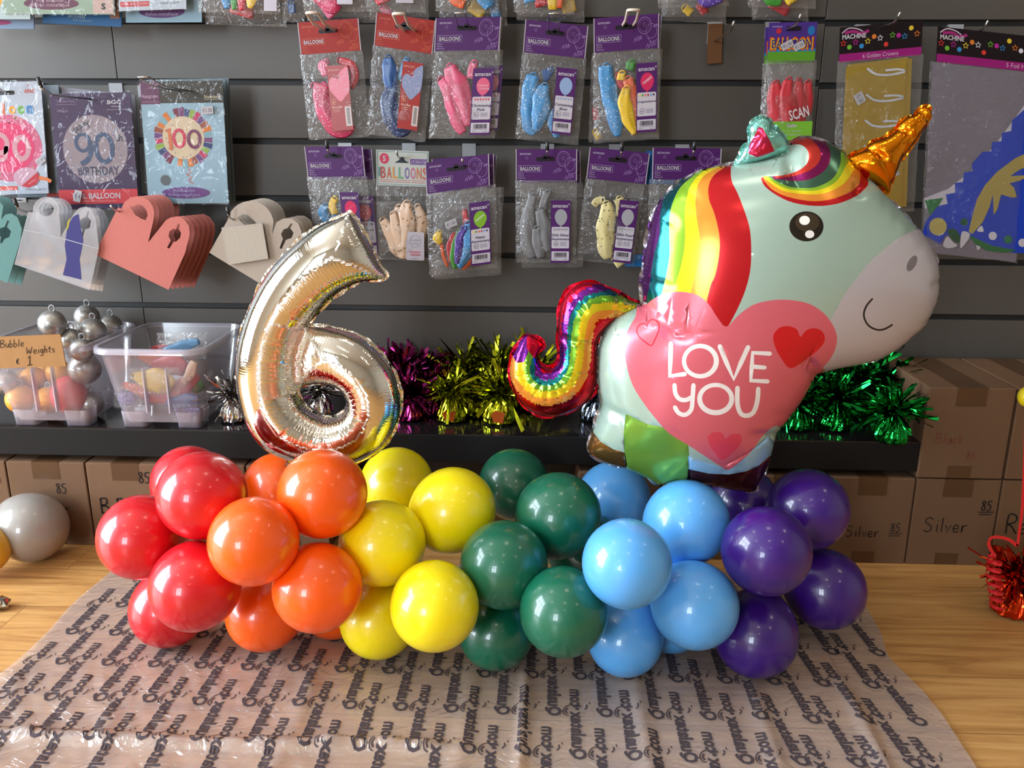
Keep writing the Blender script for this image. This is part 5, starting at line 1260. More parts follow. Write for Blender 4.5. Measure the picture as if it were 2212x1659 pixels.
weight(850, 880, SH, MAG, 'magenta tinsel weight hidden behind the number balloon', g, 1.0, 4, Yfix=-.07, tuft=1.5, n=220)
weight(890, 870, SH, MAG, 'magenta tinsel weight standing at the wall', g, 1.05, 5, Yfix=-.045, tuft=1.5, n=220)
weight(976, 907, SH, LIME, 'lime gold tinsel weight in front, left of the pair, with an orange patch', g, 1.0, 6, gold=(200, 90, 30))
weight(1080, 911, SH, LIME, 'lime gold tinsel weight in front, right of the pair, with an orange patch', g, 1.06, 7, tuft=1.15, gold=(200, 90, 30))
weight(1030, 870, SH, LIME, 'lime gold tinsel weight behind the gap of the front pair', g, .95, 8, Yfix=-.10, tuft=1.1)
weight(1010, 850, SH, LIME, 'tall lime gold tinsel weight at the wall behind the left one', g, 1.15, 9, Yfix=-.05, tuft=1.35)
weight(1085, 850, SH, LIME, 'tall lime gold tinsel weight at the wall behind the right one', g, 1.2, 10, Yfix=-.05, tuft=1.3)
weight(1150, 860, SH, LIME, 'lime gold tinsel weight behind the unicorn tail', g, 1.15, 11, Yfix=-.055, tuft=1.2)
weight(690, 860, SH, SIL, 'silver tinsel weight seen through the hole of the number balloon', g, .85, 12, Yfix=-.12)
weight(1284, 905, SH, BLK, 'steel blue tinsel weight between the unicorn tail and body', g, .95, 13)
weight(1715, 925, SH, GRN, 'green tinsel weight beside the unicorn chest', g, .95, 14)
weight(1800, 924, SH, GRN, 'green tinsel weight in the middle of the green group', g, .98, 15, Yfix=-.15, tuft=1.1)
weight(1923, 952, SH, GRN, 'green tinsel weight in front, nearest the shelf end', g, 1.0, 16, tuft=1.15, gold=None)
weight(1840, 880, SH, GRN, 'green tinsel weight at the wall below the unicorn muzzle', g, 1.15, 17, Yfix=-.06, tuft=1.3)
weight(1900, 880, SH, GRN, 'green tinsel weight at the wall near the upper cartons', g, 1.2, 18, Yfix=-.06, tuft=1.3)
weight(1760, 880, SH, GRN, 'green tinsel weight at the wall behind the unicorn chin', g, 1.05, 19, Yfix=-.06, tuft=1.2)
# copper weight on the floor with curled ribbon
t = weight(2184, 1322, 0.0006, COP, 'copper red tinsel weight with curled red ribbon on the floor at the right edge', None, 1.12, 20, tuft=.95, n=190)
P = np.array(t.location)
Yr = P[1] - .03
def ribbon(pts3, wd, nm):
    b = MB(); n = len(pts3); v = []
    for i in range(n):
        a, c = Vector(pts3[max(i - 1, 0)]), Vector(pts3[min(i + 1, n - 1)])
        T = (c - a).normalized(); up = Vector((0, 0, 1)); s_ = (up - T * T.dot(up)); s_ = s_.normalized() * wd / 2 if s_.length > .05 else Vector((wd / 2, 0, 0))
        v += [Vector(pts3[i]) + s_, Vector(pts3[i]) - s_]
    b.add(v, [(2 * i, 2 * i + 1, 2 * i + 3, 2 * i + 2) for i in range(n - 1)], (1, 1, 1), 0, True)
    return b.build(nm, M['ribbon'], t)
mp = [aty(x, y, Yr) for x, y in smooth_line([(2198, 1180), (2180, 1166), (2155, 1160), (2140, 1163), (2136, 1175), (2142, 1190), (2152, 1204)], False, 5)]
hx = []
for i in range(150):
    u = i / 149; a = u * 2 * PI * 6.5 + 2.2; c = aty(2150 - 4 * math.sin(u * 5), 1206 + 104 * u, Yr)
    hx.append(c + np.array([math.cos(a) * .0105, math.sin(a) * .0105, 0]))
ribbon(mp + hx, .0048, 'curled_ribbon')
ribbon([aty(x, y, Yr) for x, y in smooth_line([(2198, 1180), (2203, 1140), (2208, 1100), (2213, 1000), (2216, 900), (2218, 872)], False, 5)], .004, 'ribbon_string')
Pb = aty(2220, 857, Yr); b = MB(); b.ball(Pb, .013, 22, 14, squash=1.15)
tag(b.build('latex_balloon', latex('small_yellow_latex', hexc(236, 214, 30))), 'small yellow balloon end just entering at the right edge', 'balloon')

# ================================================================== LATEX BALLOONS
def balloon_mesh(name, m_, R, parent, axis):
    b = MB(); prof = []
    for i in range(23):
        a = PI * i / 22; r = math.sin(a); z = -math.cos(a)
        if z > 0: r *= 1 - .06 * z * z; z *= 1.13 + .05 * z
        prof.append((max(r * R, 1e-5), z * R))
    b.lathe(prof, 40, axis=axis, center=parent.location)
    b.build('latex_skin', m_, parent)
    k = MB(); ax = Vector(axis).normalized(); c = Vector(parent.location) + ax * (R * 1.16)
    q = Vector((0, 0, 1)).rotation_difference(ax)
    k.lathe([(.0015, -.002), (.0035, .001), (.0022, .004), (.0045, .008), (.001, .009)], 10, axis=axis, center=c); k.build('knot', m_, parent)
LAT = {'R': latex('red_balloon_latex', hexc(206, 18, 32)), 'O': latex('orange_balloon_latex', hexc(255, 96, 10)), 'Y': latex('yellow_balloon_latex', hexc(252, 230, 10)),
       'G': latex('green_balloon_latex', hexc(12, 100, 74)), 'B': latex('sky_blue_balloon_latex', hexc(92, 172, 240)), 'P': latex('purple_balloon_latex', hexc(54, 14, 116))}
NM = {'R': 'red', 'O': 'orange', 'Y': 'yellow', 'G': 'dark green', 'B': 'light blue', 'P': 'purple'}
GAR = [('R', 437, 1070, 96, 1.095, 'upper front'), ('R', 408, 1042, 80, 1.314, 'upper rear'), ('R', 306, 1160, 92, 1.135, 'leftmost'), ('R', 422, 1267, 97, 1.083, 'lower front'), ('R', 365, 1315, 83, 1.21, 'lowest, on the floor sheet,'),
       ('O', 697, 1066, 97, 1.086, 'upper front'), ('O', 548, 1169, 97, 1.03, 'middle front'), ('O', 686, 1270, 97, 1.066, 'lower front'), ('O', 600, 1053, 76, 1.37, 'upper rear'), ('O', 572, 1323, 84, 1.181, 'lowest left, on the floor sheet,'), ('O', 722, 1300, 80, 1.235, 'lowest right, barely showing,'),
       ('Y', 979, 1101, 93, 1.185, 'upper right front'), ('Y', 825, 1173, 94, 1.13, 'middle left front'), ('Y', 939, 1310, 97, 1.06, 'lower front'), ('Y', 857, 1045, 80, 1.314, 'upper rear'), ('Y', 818, 1338, 85, 1.168, 'lowest, on the floor sheet,'),
       ('G', 1206, 1113, 94, 1.179, 'upper right front'), ('G', 1088, 1220, 96, 1.11, 'middle left front'), ('G', 1218, 1322, 97, 1.058, 'lower right front'), ('G', 1110, 1045, 77, 1.365, 'upper rear'), ('G', 1072, 1365, 82, 1.162, 'lowest, on the floor sheet,'), ('G', 1270, 1190, 82, 1.27, 'deep inner'),
       ('B', 1483, 1128, 93, 1.146, 'upper right front'), ('B', 1354, 1217, 98, 1.03, 'middle left front'), ('B', 1501, 1308, 95, 1.094, 'lower right front'), ('B', 1325, 1077, 81, 1.332, 'upper rear'), ('B', 1350, 1378, 83, 1.147, 'lowest left, on the floor sheet,'), ('B', 1448, 1330, 80, 1.205, 'lowest right, barely showing,'),
       ('P', 1655, 1190, 97, 1.08, 'middle left front'), ('P', 1745, 1100, 88, 1.194, 'upper right'), ('P', 1783, 1273, 86, 1.222, 'rightmost lower'), ('P', 1632, 1372, 91, 1.147, 'lowest, on the floor sheet,'), ('P', 1600, 1085, 80, 1.314, 'shaded upper rear')]
cent = {}
for k, x, y, r, d, w_ in GAR: cent.setdefault(k, []).append(atd(x, y, d))
cent = {k: np.mean(v, axis=0) + np.array([0, .05, 0]) for k, v in cent.items()}
for k, x, y, r, d, w_ in GAR:
    P = atd(x, y, d); R = r * d / FPX
    t = thing('latex_balloon', '%s balloon, %s one of the %s cluster' % (NM[k], w_.rstrip(','), NM[k]), 'balloon', P, 'balloons of the rainbow garland')
    balloon_mesh('latex_balloon', LAT[k], R * .99, t, cent[k] - P)
P = atz(70, 1140, .0585); t = thing('latex_balloon', 'single silver grey balloon on the wooden floor at the left', 'balloon', P)
balloon_mesh('latex_balloon', latex('grey_balloon_latex', hexc(150, 144, 138)), .0575, t, (-1, .3, .45))
P = atz(-36, 1188, .05); t = thing('latex_balloon', 'dull yellow balloon cut by the left edge of the photo', 'balloon', P)
balloon_mesh('latex_balloon', latex('dull_yellow_latex', hexc(220, 176, 44)), .0405, t, (-1, 0, .3))
P = atz(2, 1314, .001); b = MB(); rs = random.Random(31)
b.lathe([(.001, 0), (.010, .001), (.013, .008), (.010, .016), (.001, .018)], 14, (*hexc(190, 188, 180), 1), 0, P, wob=lambda i, j: 1 + .25 * math.sin(j * 2.3 + i * 1.7), smooth=False)
tag(b.build('foil_scrap', M['tinsel_base']), 'small crumpled silver foil scrap on the floor at the left edge', 'foil scrap')

# ================================================================== FOIL BALLOONS
def inflate(name, parent, ctrl, Y, material, fat, base_col, regions=(), holes=(), slits=(), creases=(), wts=None, hw=1.0, grid=.0045, k=5, colfun=None, extra=(), fl_col=None, fl_w=.004, rigid=1.0, cap=None, back=.9):
    PW = lambda pts: np.array([[*(aty(x, y, Y)[[0, 2]])] for x, y in pts])
    out = smooth_line(ctrl, True, k); O2 = PW(out)
    wt = np.interp(np.arange(len(out)) / k, np.arange(len(ctrl) + 1), list(wts) + [wts[0]]) if wts is not None else np.full(len(out), .3)
    def dense(P, wv, ds=.0022):
        R_, W_ = [], []
        for i in range(len(P)):
            a, b_ = P[i], P[(i + 1) % len(P)]; n = max(1, int(np.linalg.norm(b_ - a) / ds))
            for j in range(n): R_.append(a + (b_ - a) * j / n); W_.append(wv[i] + (wv[(i + 1) % len(P)] - wv[i]) * j / n)
        return np.array(R_), np.array(W_)
    O2, wt = dense(O2, wt)
    HL = [dense(PW(smooth_line(h, True, 4)), np.full(len(h) * 4, hw)) for h in holes]
    SL = []
    for s_ in slits:
        q = PW(s_); q = np.array([q[i] + (q[i + 1] - q[i]) * j / 12 for i in range(len(q) - 1) for j in range(13)]); SL.append(q)
    arcs = []
    for P in [O2] + [h[0] for h in HL]:
        d = np.linalg.norm(np.roll(P, -1, 0) - P, axis=1); arcs.append(np.concatenate([[0], np.cumsum(d)[:-1]]))
    BP = np.concatenate([O2] + [h[0] for h in HL] + SL); BW = np.concatenate([wt] + [h[1] for h in HL] + [np.full(len(s_), hw) for s_ in SL])
    BS = np.concatenate(arcs + [np.linspace(0, .2, len(s_)) for s_ in SL])
    def near(P):
        D = np.empty(len(P)); I = np.empty(len(P), int)
        for i in range(0, len(P), 2000):
            q = P[i:i + 2000]; dd = ((q[:, None, :] - BP[None]) ** 2).sum(2); I[i:i + 2000] = dd.argmin(1); D[i:i + 2000] = np.sqrt(dd.min(1))
        return D, I
    lo = BP.min(0) - .01; hi = BP.max(0) + .01; res = max((hi - lo).max() / 170, .0012)
    nx, ny = int((hi[0] - lo[0]) / res) + 1, int((hi[1] - lo[1]) / res) + 1
    gx, gy = np.meshgrid(lo[0] + res * np.arange(nx), lo[1] + res * np.arange(ny)); GP = np.c_[gx.ravel(), gy.ravel()]
    mk = inside(GP, O2)
    for h in HL: mk &= ~inside(GP, h[0])
    if SL:
        D0, _ = near(GP); ds = np.min([np.sqrt(((GP[:, None] - s_[None]) ** 2).sum(2)).min(1) for s_ in SL], axis=0); mk &= ds > res * .8
    mk = mk.reshape(ny, nx); h = np.zeros((ny, nx)); r2 = res * res
    for it in range(3500):
        h[1:-1, 1:-1] = np.where(mk[1:-1, 1:-1], .25 * (h[:-2, 1:-1] + h[2:, 1:-1] + h[1:-1, :-2] + h[1:-1, 2:] + r2), 0)
    idx = np.nonzero(mk.ravel())[0]; D, _ = near(GP[idx]); q = np.full(nx * ny, np.nan); ok = D > 1.6 * res; q[idx[ok]] = h.ravel()[idx[ok]] / D[ok]; q = q.reshape(ny, nx)
    for it in range(6):
        pad = np.pad(q, 1, constant_values=np.nan); st = np.stack([pad[1 + a:1 + a + ny, 1 + c:1 + c + nx] for a in (-1, 0, 1) for c in (-1, 0, 1)])
        import warnings
        with warnings.catch_warnings():
            warnings.simplefilter('ignore'); mm_ = np.nanmean(st, axis=0)
        q = np.where(np.isnan(q), mm_, q)
    q = np.nan_to_num(q, nan=0.0)
    CR = [(PW(c[0]), c[1], c[2]) for c in creases]
    def Hf(P):
        fx = np.clip((P[:, 0] - lo[0]) / res, 0, nx - 1.001); fy = np.clip((P[:, 1] - lo[1]) / res, 0, ny - 1.001); i = fx.astype(int); j = fy.astype(int); a = fx - i; c = fy - j
        qq = q[j, i] * (1 - a) * (1 - c) + q[j, i + 1] * a * (1 - c) + q[j + 1, i] * (1 - a) * c + q[j + 1, i + 1] * a * c
        D, I = near(P); Hh = np.sqrt(np.maximum(0, 2 * qq * D)) * fat
        if cap: Hh = cap * np.tanh(Hh / cap)
        for pts, dep, wd in CR:
            for u in range(len(pts) - 1):
                a_, b_ = pts[u], pts[u + 1]; ab = b_ - a_; tt = np.clip(((P - a_) @ ab) / (ab @ ab), 0, 1); dd = np.linalg.norm(P - (a_ + tt[:, None] * ab), axis=1)
                Hh = Hh - np.minimum(dep, Hh * .8) * np.exp(-(dd / wd) ** 2) * np.sin(PI * np.clip(tt * .9 + .05, 0, 1)) ** .5
        return Hh, D, I
    def onsurf(pts):
        X = PW(pts)
        for it in range(5):
            Hh, D, I = Hf(X); ins = inside(X, O2); Hh = np.where(ins, Hh, 0)
            X = np.array([[*(aty(x, y, Y - hh)[[0, 2]])] for (x, y), hh in zip(pts, Hh)])
        return X
    vs = [tuple(p) for p in O2]; ed = [(i, (i + 1) % len(O2)) for i in range(len(O2))]
    for hP, _ in HL:
        b0 = len(vs); vs += [tuple(p) for p in hP]; ed += [(b0 + i, b0 + (i + 1) % len(hP)) for i in range(len(hP))]
    RG = []
    for pts, c in regions:
        X = onsurf(pts); RG.append((X, c)); b0 = len(vs); vs += [tuple(p) for p in X]; ed += [(b0 + i, b0 + (i + 1) % len(X)) for i in range(len(X))]
    for pts in extra:
        X = onsurf(pts); b0 = len(vs); vs += [tuple(p) for p in X]; ed += [(b0 + i, b0 + i + 1) for i in range(len(X) - 1)]
    for P in [O2] + [x[0] for x in HL]:
        T = np.roll(P, -1, 0) - np.roll(P, 1, 0); T /= np.linalg.norm(T, axis=1)[:, None] + 1e-12; N = np.c_[-T[:, 1], T[:, 0]]
        for off in (.0007, .0022):
            for sg in (1, -1):
                C_ = P + N * off * sg; D, _ = near(C_); okk = (D > off * .8) & inside(C_, O2)
                for x in HL: okk &= ~inside(C_, x[0])
                if okk.sum() > len(P) * .4: vs += [tuple(p) for p in C_[okk]]
    gxs = np.arange(lo[0], hi[0], grid); gys = np.arange(lo[1], hi[1], grid * .87)
    HP = np.array([(x + (grid / 2 if j % 2 else 0), y) for j, y in enumerate(gys) for x in gxs]); D, _ = near(HP); okk = inside(HP, O2) & (D > .0034)
    for x in HL: okk &= ~inside(HP, x[0])
    vs += [tuple(p) for p in HP[okk]]
    r = delaunay_2d_cdt([Vector(p) for p in vs], ed, [], 0, 1e-6)
    V = np.array([tuple(p) for p in r[0]]); F_ = np.array([tuple(f) for f in r[2] if len(f) == 3]); cen = V[F_].mean(1); okk = inside(cen, O2)
    for x in HL: okk &= ~inside(cen, x[0])
    F_ = F_[okk]; cen = cen[okk]; Hh, D, I = Hf(V)
    Hh[D < 2e-5] = 0
    cols = np.tile(np.array(base_col if len(base_col) == 4 else (*base_col, .4)), (len(F_), 1))
    if colfun: cols = colfun(cen, onsurf, cols)
    for X, c in RG: cols[inside(cen, X)] = c if len(c) == 4 else (*c, .4)
    ar = (V[F_[:, 1], 0] - V[F_[:, 0], 0]) * (V[F_[:, 2], 1] - V[F_[:, 0], 1]) - (V[F_[:, 1], 1] - V[F_[:, 0], 1]) * (V[F_[:, 2], 0] - V[F_[:, 0], 0])
    F_[ar < 0] = F_[ar < 0][:, ::-1]
    b = MB(); n = len(V)
    b.v = [(x, Y - hh, z) for (x, z), hh in zip(V, Hh)] + [(x, Y + hh * back, z) for (x, z), hh in zip(V, Hh)]
    same = Hh < 1e-6
    mp_ = np.where(same, np.arange(n), np.arange(n) + n)
    b.f = [tuple(int(q_) for q_ in f) for f in F_] + [tuple(int(mp_[q_]) for q_ in f[::-1]) for f in F_]
    b.c = [tuple(c) for c in cols] * 2; b.m = [0] * len(b.f); b.sm = [True] * len(b.f)
    rs = random.Random(5)
    fl0 = len(b.v)
    for P, sg in [(O2, 1)] + [(x[0], -1) for x in HL]:
        T = np.roll(P, -2, 0) - np.roll(P, 2, 0); T /= np.linalg.norm(T, axis=1)[:, None] + 1e-12; N = np.c_[-T[:, 1], T[:, 0]]
        if inside(P[:1] + N[:1] * .0015, P)[0]: N = -N
        if sg < 0: N = -N
        m_ = len(P); wv = [fl_w * (sg > 0 or .5) * (.75 + .35 * math.sin(i * .23) + .2 * math.sin(i * .61 + 1)) for i in range(m_)]; jy = [.0013 * math.sin(i * .47) + .0009 * math.sin(i * 1.13) for i in range(m_)]
        _, Ic = near(P); vv = [(p[0], Y, p[1]) for p in P] + [(p[0] + nn[0] * w_, Y + j_, p[1] + nn[1] * w_) for p, nn, w_, j_ in zip(P, N, wv, jy)]
        b.add(vv, [(i, (i + 1) % m_, (i + 1) % m_ + m_, i + m_) for i in range(m_)], fl_col or base_col, 0, False)
    o = b.build(name, material, parent)
    at = o.data.attributes.new('pleat', 'FLOAT_VECTOR', 'POINT')
    arr = np.zeros((len(b.v), 3), dtype=np.float32); S = BS[I]; Wt = BW[I]
    arr[:n] = np.c_[S, D, Wt]; arr[n:2 * n] = np.c_[S, D, Wt]
    at.data.foreach_set('vector', arr.ravel())
    return o

GY = -.455
# ---- number six
six = [(759, 462), (783, 495), (807, 540), (824, 577), (835, 595), (824, 604), (786, 608), (752, 622), (721, 643), (697, 667), (676, 691), (663, 703), (683, 703), (728, 708), (762, 718), (793, 735), (824, 763), (848, 794), (863, 835), (868, 876), (858, 914), (841, 948), (817, 976), (779, 996), (735, 1007), (683, 1004), (632, 993), (590, 976), (560, 952), (536, 914), (522, 869), (514, 818), (513, 770), (520, 725), (534, 680), (549, 643), (570, 603), (597, 566), (632, 531), (666, 503), (700, 482), (731, 470), (748, 463)]
six_w = [.3, .3, .3, .3, .6, 1, 1, 1, 1, 1, 1, 1, .5, .2, .2, .2, .2, .2, .3, .3, .3, .3, .3, .3, .3, .3, .3] + [.15] * 16
hole6 = [(645, 842), (656, 834), (675, 830), (700, 828), (728, 833), (744, 848), (750, 869), (741, 888), (714, 900), (687, 894), (662, 877), (650, 857)]
SIX = (*hexc(232, 229, 220), 1.0)
P = aty(690, 1004, GY)
t = thing('number_six_balloon', 'large silver foil balloon in the shape of the number six', 'foil balloon', P)
cr6 = [([(645, 842), (668, 905)], 0, .002)]
def radial(cx, cy, r0, r1, angs, dep, wd): return [([(cx + r0 * math.cos(a), cy + r0 * math.sin(a)), (cx + r1 * math.cos(a), cy + r1 * math.sin(a))], dep, wd) for a in map(math.radians, angs)]
cr6 = radial(698, 864, 40, 130, (-28, 14, 52, 74, 95, 140), .0009, .0016) + [([(655, 742), (590, 730)], .0006, .0018), ([(655, 792), (600, 782)], .0006, .0018)]
inflate('foil_body', t, six, GY, M['foil6'], .98, SIX, holes=[hole6], slits=[[(663, 704), (652, 735), (643, 775), (641, 812), (645, 842)]], creases=cr6, wts=six_w, hw=1.0, grid=.0036, fl_col=SIX, fl_w=.003)
b = MB(); A = [aty(x, y, GY + .002) for x, y in ((603, 980), (618, 990), (624, 1000), (616, 1006), (630, 1003))]
b.tube(A, [.004, .003, .0035, .0025, .001], 7, SIX); b.build('filling_tab', M['tinsel_base'], t)

# ---- unicorn
P = aty(1480, 1045, GY)
uni = thing('unicorn_balloon', 'large foil unicorn balloon with rainbow mane and a pink Love You heart', 'foil balloon', P)
body = [(1388, 655), (1385, 620), (1390, 560), (1400, 505), (1413, 455), (1438, 420), (1470, 393), (1510, 371), (1545, 361), (1575, 357), (1600, 350), (1640, 344), (1680, 332), (1700, 318), (1731, 299), (1763, 301), (1796, 312), (1822, 332), (1840, 358), (1874, 383), (1910, 422), (1938, 450), (1968, 480), (1992, 508), (2008, 536), (2020, 565), (2023, 604), (2018, 643), (2005, 676), (1988, 704), (1960, 728), (1936, 748), (1894, 773), (1852, 784), (1805, 792), (1757, 805), (1733, 849), (1698, 898), (1676, 925), (1666, 965), (1663, 985), (1652, 1012), (1638, 1040), (1627, 1060), (1587, 1056), (1546, 1047), (1493, 1034), (1455, 1036), (1420, 1043), (1395, 1028), (1358, 1010), (1320, 1001), (1298, 994), (1275, 980), (1269, 964), (1279, 936), (1286, 914), (1293, 892), (1299, 868), (1293, 836), (1291, 798), (1293, 760), (1298, 735), (1309, 710), (1327, 687), (1351, 673), (1375, 664)]
MINT = (*hexc(166, 192, 180), .32); MUZ = (*hexc(188, 184, 192), .25); PNK = (*hexc(214, 104, 120), .30); RD = (*hexc(196, 28, 36), .55); ORG_ = (*hexc(236, 150, 54), .45); YLW = (*hexc(240, 222, 40), .45); GRN_ = (*hexc(142, 190, 50), .45); TEAL = (*hexc(20, 92, 98), .8); PUR_ = (*hexc(96, 40, 110), .8)
WT_ = (*hexc(232, 228, 228), .1); BRZ = (*hexc(150, 110, 66), .85); MAR = (*hexc(96, 40, 40), .8); SKYm = (*hexc(150, 196, 226), .35)
reg = []
def R_(pts, c, k=3): reg.append((smooth_line(pts, True, k) if k else pts, c))
L1 = [(1585, 340), (1579, 366), (1581, 392), (1594, 419), (1610, 461), (1620, 497), (1623, 545), (1620, 588), (1610, 627), (1597, 659), (1582, 689), (1571, 708)]
L2 = [(1590, 345), (1565, 362), (1548, 373), (1535, 389), (1530, 409), (1532, 432), (1542, 458), (1550, 487), (1555, 519), (1553, 555), (1545, 594), (1535, 617), (1527, 650)]
L3 = [(1575, 345), (1550, 363), (1525, 376), (1509, 396), (1503, 422), (1503, 454), (1508, 490), (1512, 519), (1511, 562), (1499, 604), (1490, 640)]
L4 = [(1560, 345), (1535, 362), (1509, 378), (1490, 405), (1482, 435), (1479, 467), (1480, 506), (1478, 539), (1470, 578), (1460, 611), (1452, 640)]
L5 = [(1530, 350), (1505, 374), (1470, 404), (1452, 441), (1446, 474), (1446, 513), (1446, 552), (1439, 594), (1428, 640), (1420, 670)]
L6 = [(1470, 370), (1440, 415), (1428, 450), (1425, 480), (1424, 510), (1414, 544), (1407, 584), (1402, 619), (1394, 664), (1390, 690)]
def left_of(L, c, bot):
    pts = smooth_line(L, False, 4); reg.append((pts + [(bot[0], bot[1]), (1340, 700), (1340, 330)], c))
left_of(L1, RD, (1560, 720)); left_of(L2, ORG_, (1500, 720)); left_of(L3, YLW, (1480, 720)); left_of(L4, GRN_, (1440, 720)); left_of(L5, TEAL, (1410, 720)); left_of(L6, PUR_, (1380, 700))
# the mane ends where the body and heart begin
reg.append(([(1330, 676), (1398, 654), (1398, 720), (1330, 720)], MINT))
# forelock, nested crescents
R_([(1644, 383), (1652, 402), (1678, 422), (1714, 438), (1763, 445), (1805, 441), (1841, 428), (1864, 412), (1876, 390), (1850, 345), (1800, 290), (1740, 280), (1690, 330), (1655, 380)], RD)
R_([(1648, 383), (1665, 407), (1698, 424), (1747, 434), (1789, 432), (1828, 419), (1848, 406), (1858, 388), (1850, 345), (1800, 290), (1740, 280), (1690, 330), (1655, 378)], ORG_)
R_([(1650, 382), (1682, 408), (1714, 417), (1763, 420), (1796, 412), (1822, 397), (1840, 374), (1850, 345), (1800, 290), (1740, 280), (1690, 330), (1657, 376)], YLW)
R_([(1654, 381), (1685, 402), (1714, 410), (1757, 412), (1789, 403), (1810, 388), (1824, 364), (1832, 335), (1800, 290), (1740, 280), (1690, 330), (1660, 376)], GRN_)
R_([(1660, 381), (1698, 401), (1730, 406), (1763, 404), (1796, 388), (1812, 364), (1816, 335), (1800, 290), (1740, 280), (1690, 330), (1664, 374)], (*hexc(70, 110, 90), .7))
R_([(1668, 381), (1690, 388), (1714, 391), (1747, 388), (1776, 373), (1792, 350), (1792, 322), (1770, 290), (1740, 285), (1690, 330)], (*hexc(136, 30, 96), .8))
R_([(1672, 380), (1698, 383), (1730, 376), (1757, 363), (1772, 344), (1770, 321), (1750, 300), (1725, 300), (1690, 330)], (*hexc(206, 60, 50), .7))
R_([(1640, 384), (1652, 381), (1682, 380), (1714, 373), (1737, 360), (1747, 344), (1744, 324), (1727, 312), (1700, 316), (1680, 330), (1640, 344), (1620, 360)], MINT)
R_([(1978, 496), (1942, 514), (1910, 538), (1877, 568), (1848, 604), (1822, 640), (1805, 672), (1790, 700), (1740, 800), (1800, 830), (2060, 800), (2060, 520), (2010, 490)], MUZ)
# belly patches
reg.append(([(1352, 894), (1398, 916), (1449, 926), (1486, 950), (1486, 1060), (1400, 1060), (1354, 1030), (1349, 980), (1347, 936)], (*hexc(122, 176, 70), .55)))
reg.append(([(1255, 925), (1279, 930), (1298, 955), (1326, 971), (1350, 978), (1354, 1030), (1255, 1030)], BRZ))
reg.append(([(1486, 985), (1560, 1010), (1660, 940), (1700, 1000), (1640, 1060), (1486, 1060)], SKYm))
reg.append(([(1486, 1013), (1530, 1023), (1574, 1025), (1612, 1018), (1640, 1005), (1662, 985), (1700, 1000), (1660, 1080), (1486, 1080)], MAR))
HEART = [(1569, 706), (1549, 685), (1530, 656), (1505, 637), (1467, 630), (1430, 636), (1398, 656), (1373, 685), (1355, 717), (1348, 754), (1355, 795), (1367, 833), (1392, 873), (1417, 905), (1445, 936), (1486, 961), (1524, 986), (1555, 1006), (1572, 1015), (1593, 1002), (1624, 974), (1643, 947), (1665, 925), (1700, 905), (1745, 850), (1770, 803), (1790, 780), (1804, 755), (1808, 728), (1799, 702), (1779, 676), (1747, 656), (1705, 648), (1665, 649), (1626, 659), (1594, 682)]
R_(HEART, PNK, 3)
RH = (*hexc(204, 28, 38), .2)
R_([(1670, 728), (1674, 748), (1685, 770), (1707, 796), (1740, 777), (1765, 758), (1780, 740), (1781, 724), (1772, 713), (1756, 709), (1740, 715), (1729, 728), (1722, 712), (1706, 705), (1688, 706), (1676, 715)], RH)
R_([(1529, 946), (1533, 962), (1545, 980), (1561, 994), (1582, 978), (1598, 962), (1603, 946), (1598, 938), (1586, 937), (1575, 941), (1567, 948), (1562, 938), (1553, 933), (1541, 934), (1532, 940)], (*hexc(214, 70, 88), .2))
R_([(1424, 712), (1430, 704), (1436, 705), (1444, 702), (1446, 712), (1442, 726), (1437, 736), (1428, 728), (1422, 722)], (*hexc(214, 92, 118), .2), 2)
hh_ = [(1397, 706), (1393, 699), (1384, 700), (1377, 708), (1376, 718), (1382, 729), (1394, 739), (1407, 747), (1414, 735), (1420, 722), (1424, 708), (1421, 696), (1412, 690), (1403, 693), (1397, 706)]
reg.append((stroke(hh_, 3.2, smooth=2), (*hexc(196, 40, 60), .2)))
for s_, wd, sm in (([(1449, 742), (1448, 780), (1447, 812), (1479, 808)], 10, 0), ([(1555, 748), (1570, 785), (1585, 819), (1600, 785), (1616, 750)], 10, 0), ([(1663, 764), (1626, 762), (1624, 792), (1622, 822), (1658, 824)], 9.5, 0), ([(1624, 792), (1652, 794)], 9, 0),
                  ([(1457, 832), (1459, 850), (1468, 862), (1482, 864), (1494, 858)], 9.5, 3), ([(1498, 832), (1496, 862), (1493, 885), (1480, 896), (1466, 892), (1458, 880)], 9.5, 3), ([(1593, 838), (1593, 872), (1600, 893), (1614, 898), (1628, 890), (1636, 866), (1638, 840)], 10, 3)):
    reg.append((stroke(s_, wd, smooth=sm), WT_))
reg.append((ell(1513, 780, 40, 37.5, 40), WT_)); reg.append((ell(1512, 780, 30, 28, 36), PNK))
reg.append((ell(1546, 862, 40, 35, 40), WT_)); reg.append((ell(1546, 861, 29.5, 25, 36), PNK))
reg.append((ell(1742, 489, 37, 32.5, 40), (*hexc(30, 24, 18), .1))); reg.append((ell(1744, 480, 26, 20, 30), (*hexc(58, 48, 34), .1)))
reg.append((ell(1738, 476, 11.5, 10, 24), (*hexc(240, 240, 235), .0))); reg.append((ell(1749, 506, 10, 8.5, 24), (*hexc(225, 225, 222), .0)))
reg.append(([(1970 + 17 * math.cos(a) * .6 + 13 * math.sin(a) * .45, 569 - 17 * math.cos(a) * .9 + 11 * math.sin(a) * .7) for a in np.linspace(0, 2 * PI, 24, endpoint=False)], (*hexc(120, 114, 120), .2)))
reg.append((stroke([(1884, 646), (1871, 662), (1866, 682), (1875, 702), (1893, 712), (1910, 711), (1927, 702)], 4.2, smooth=4), (*hexc(40, 36, 38), .1)))
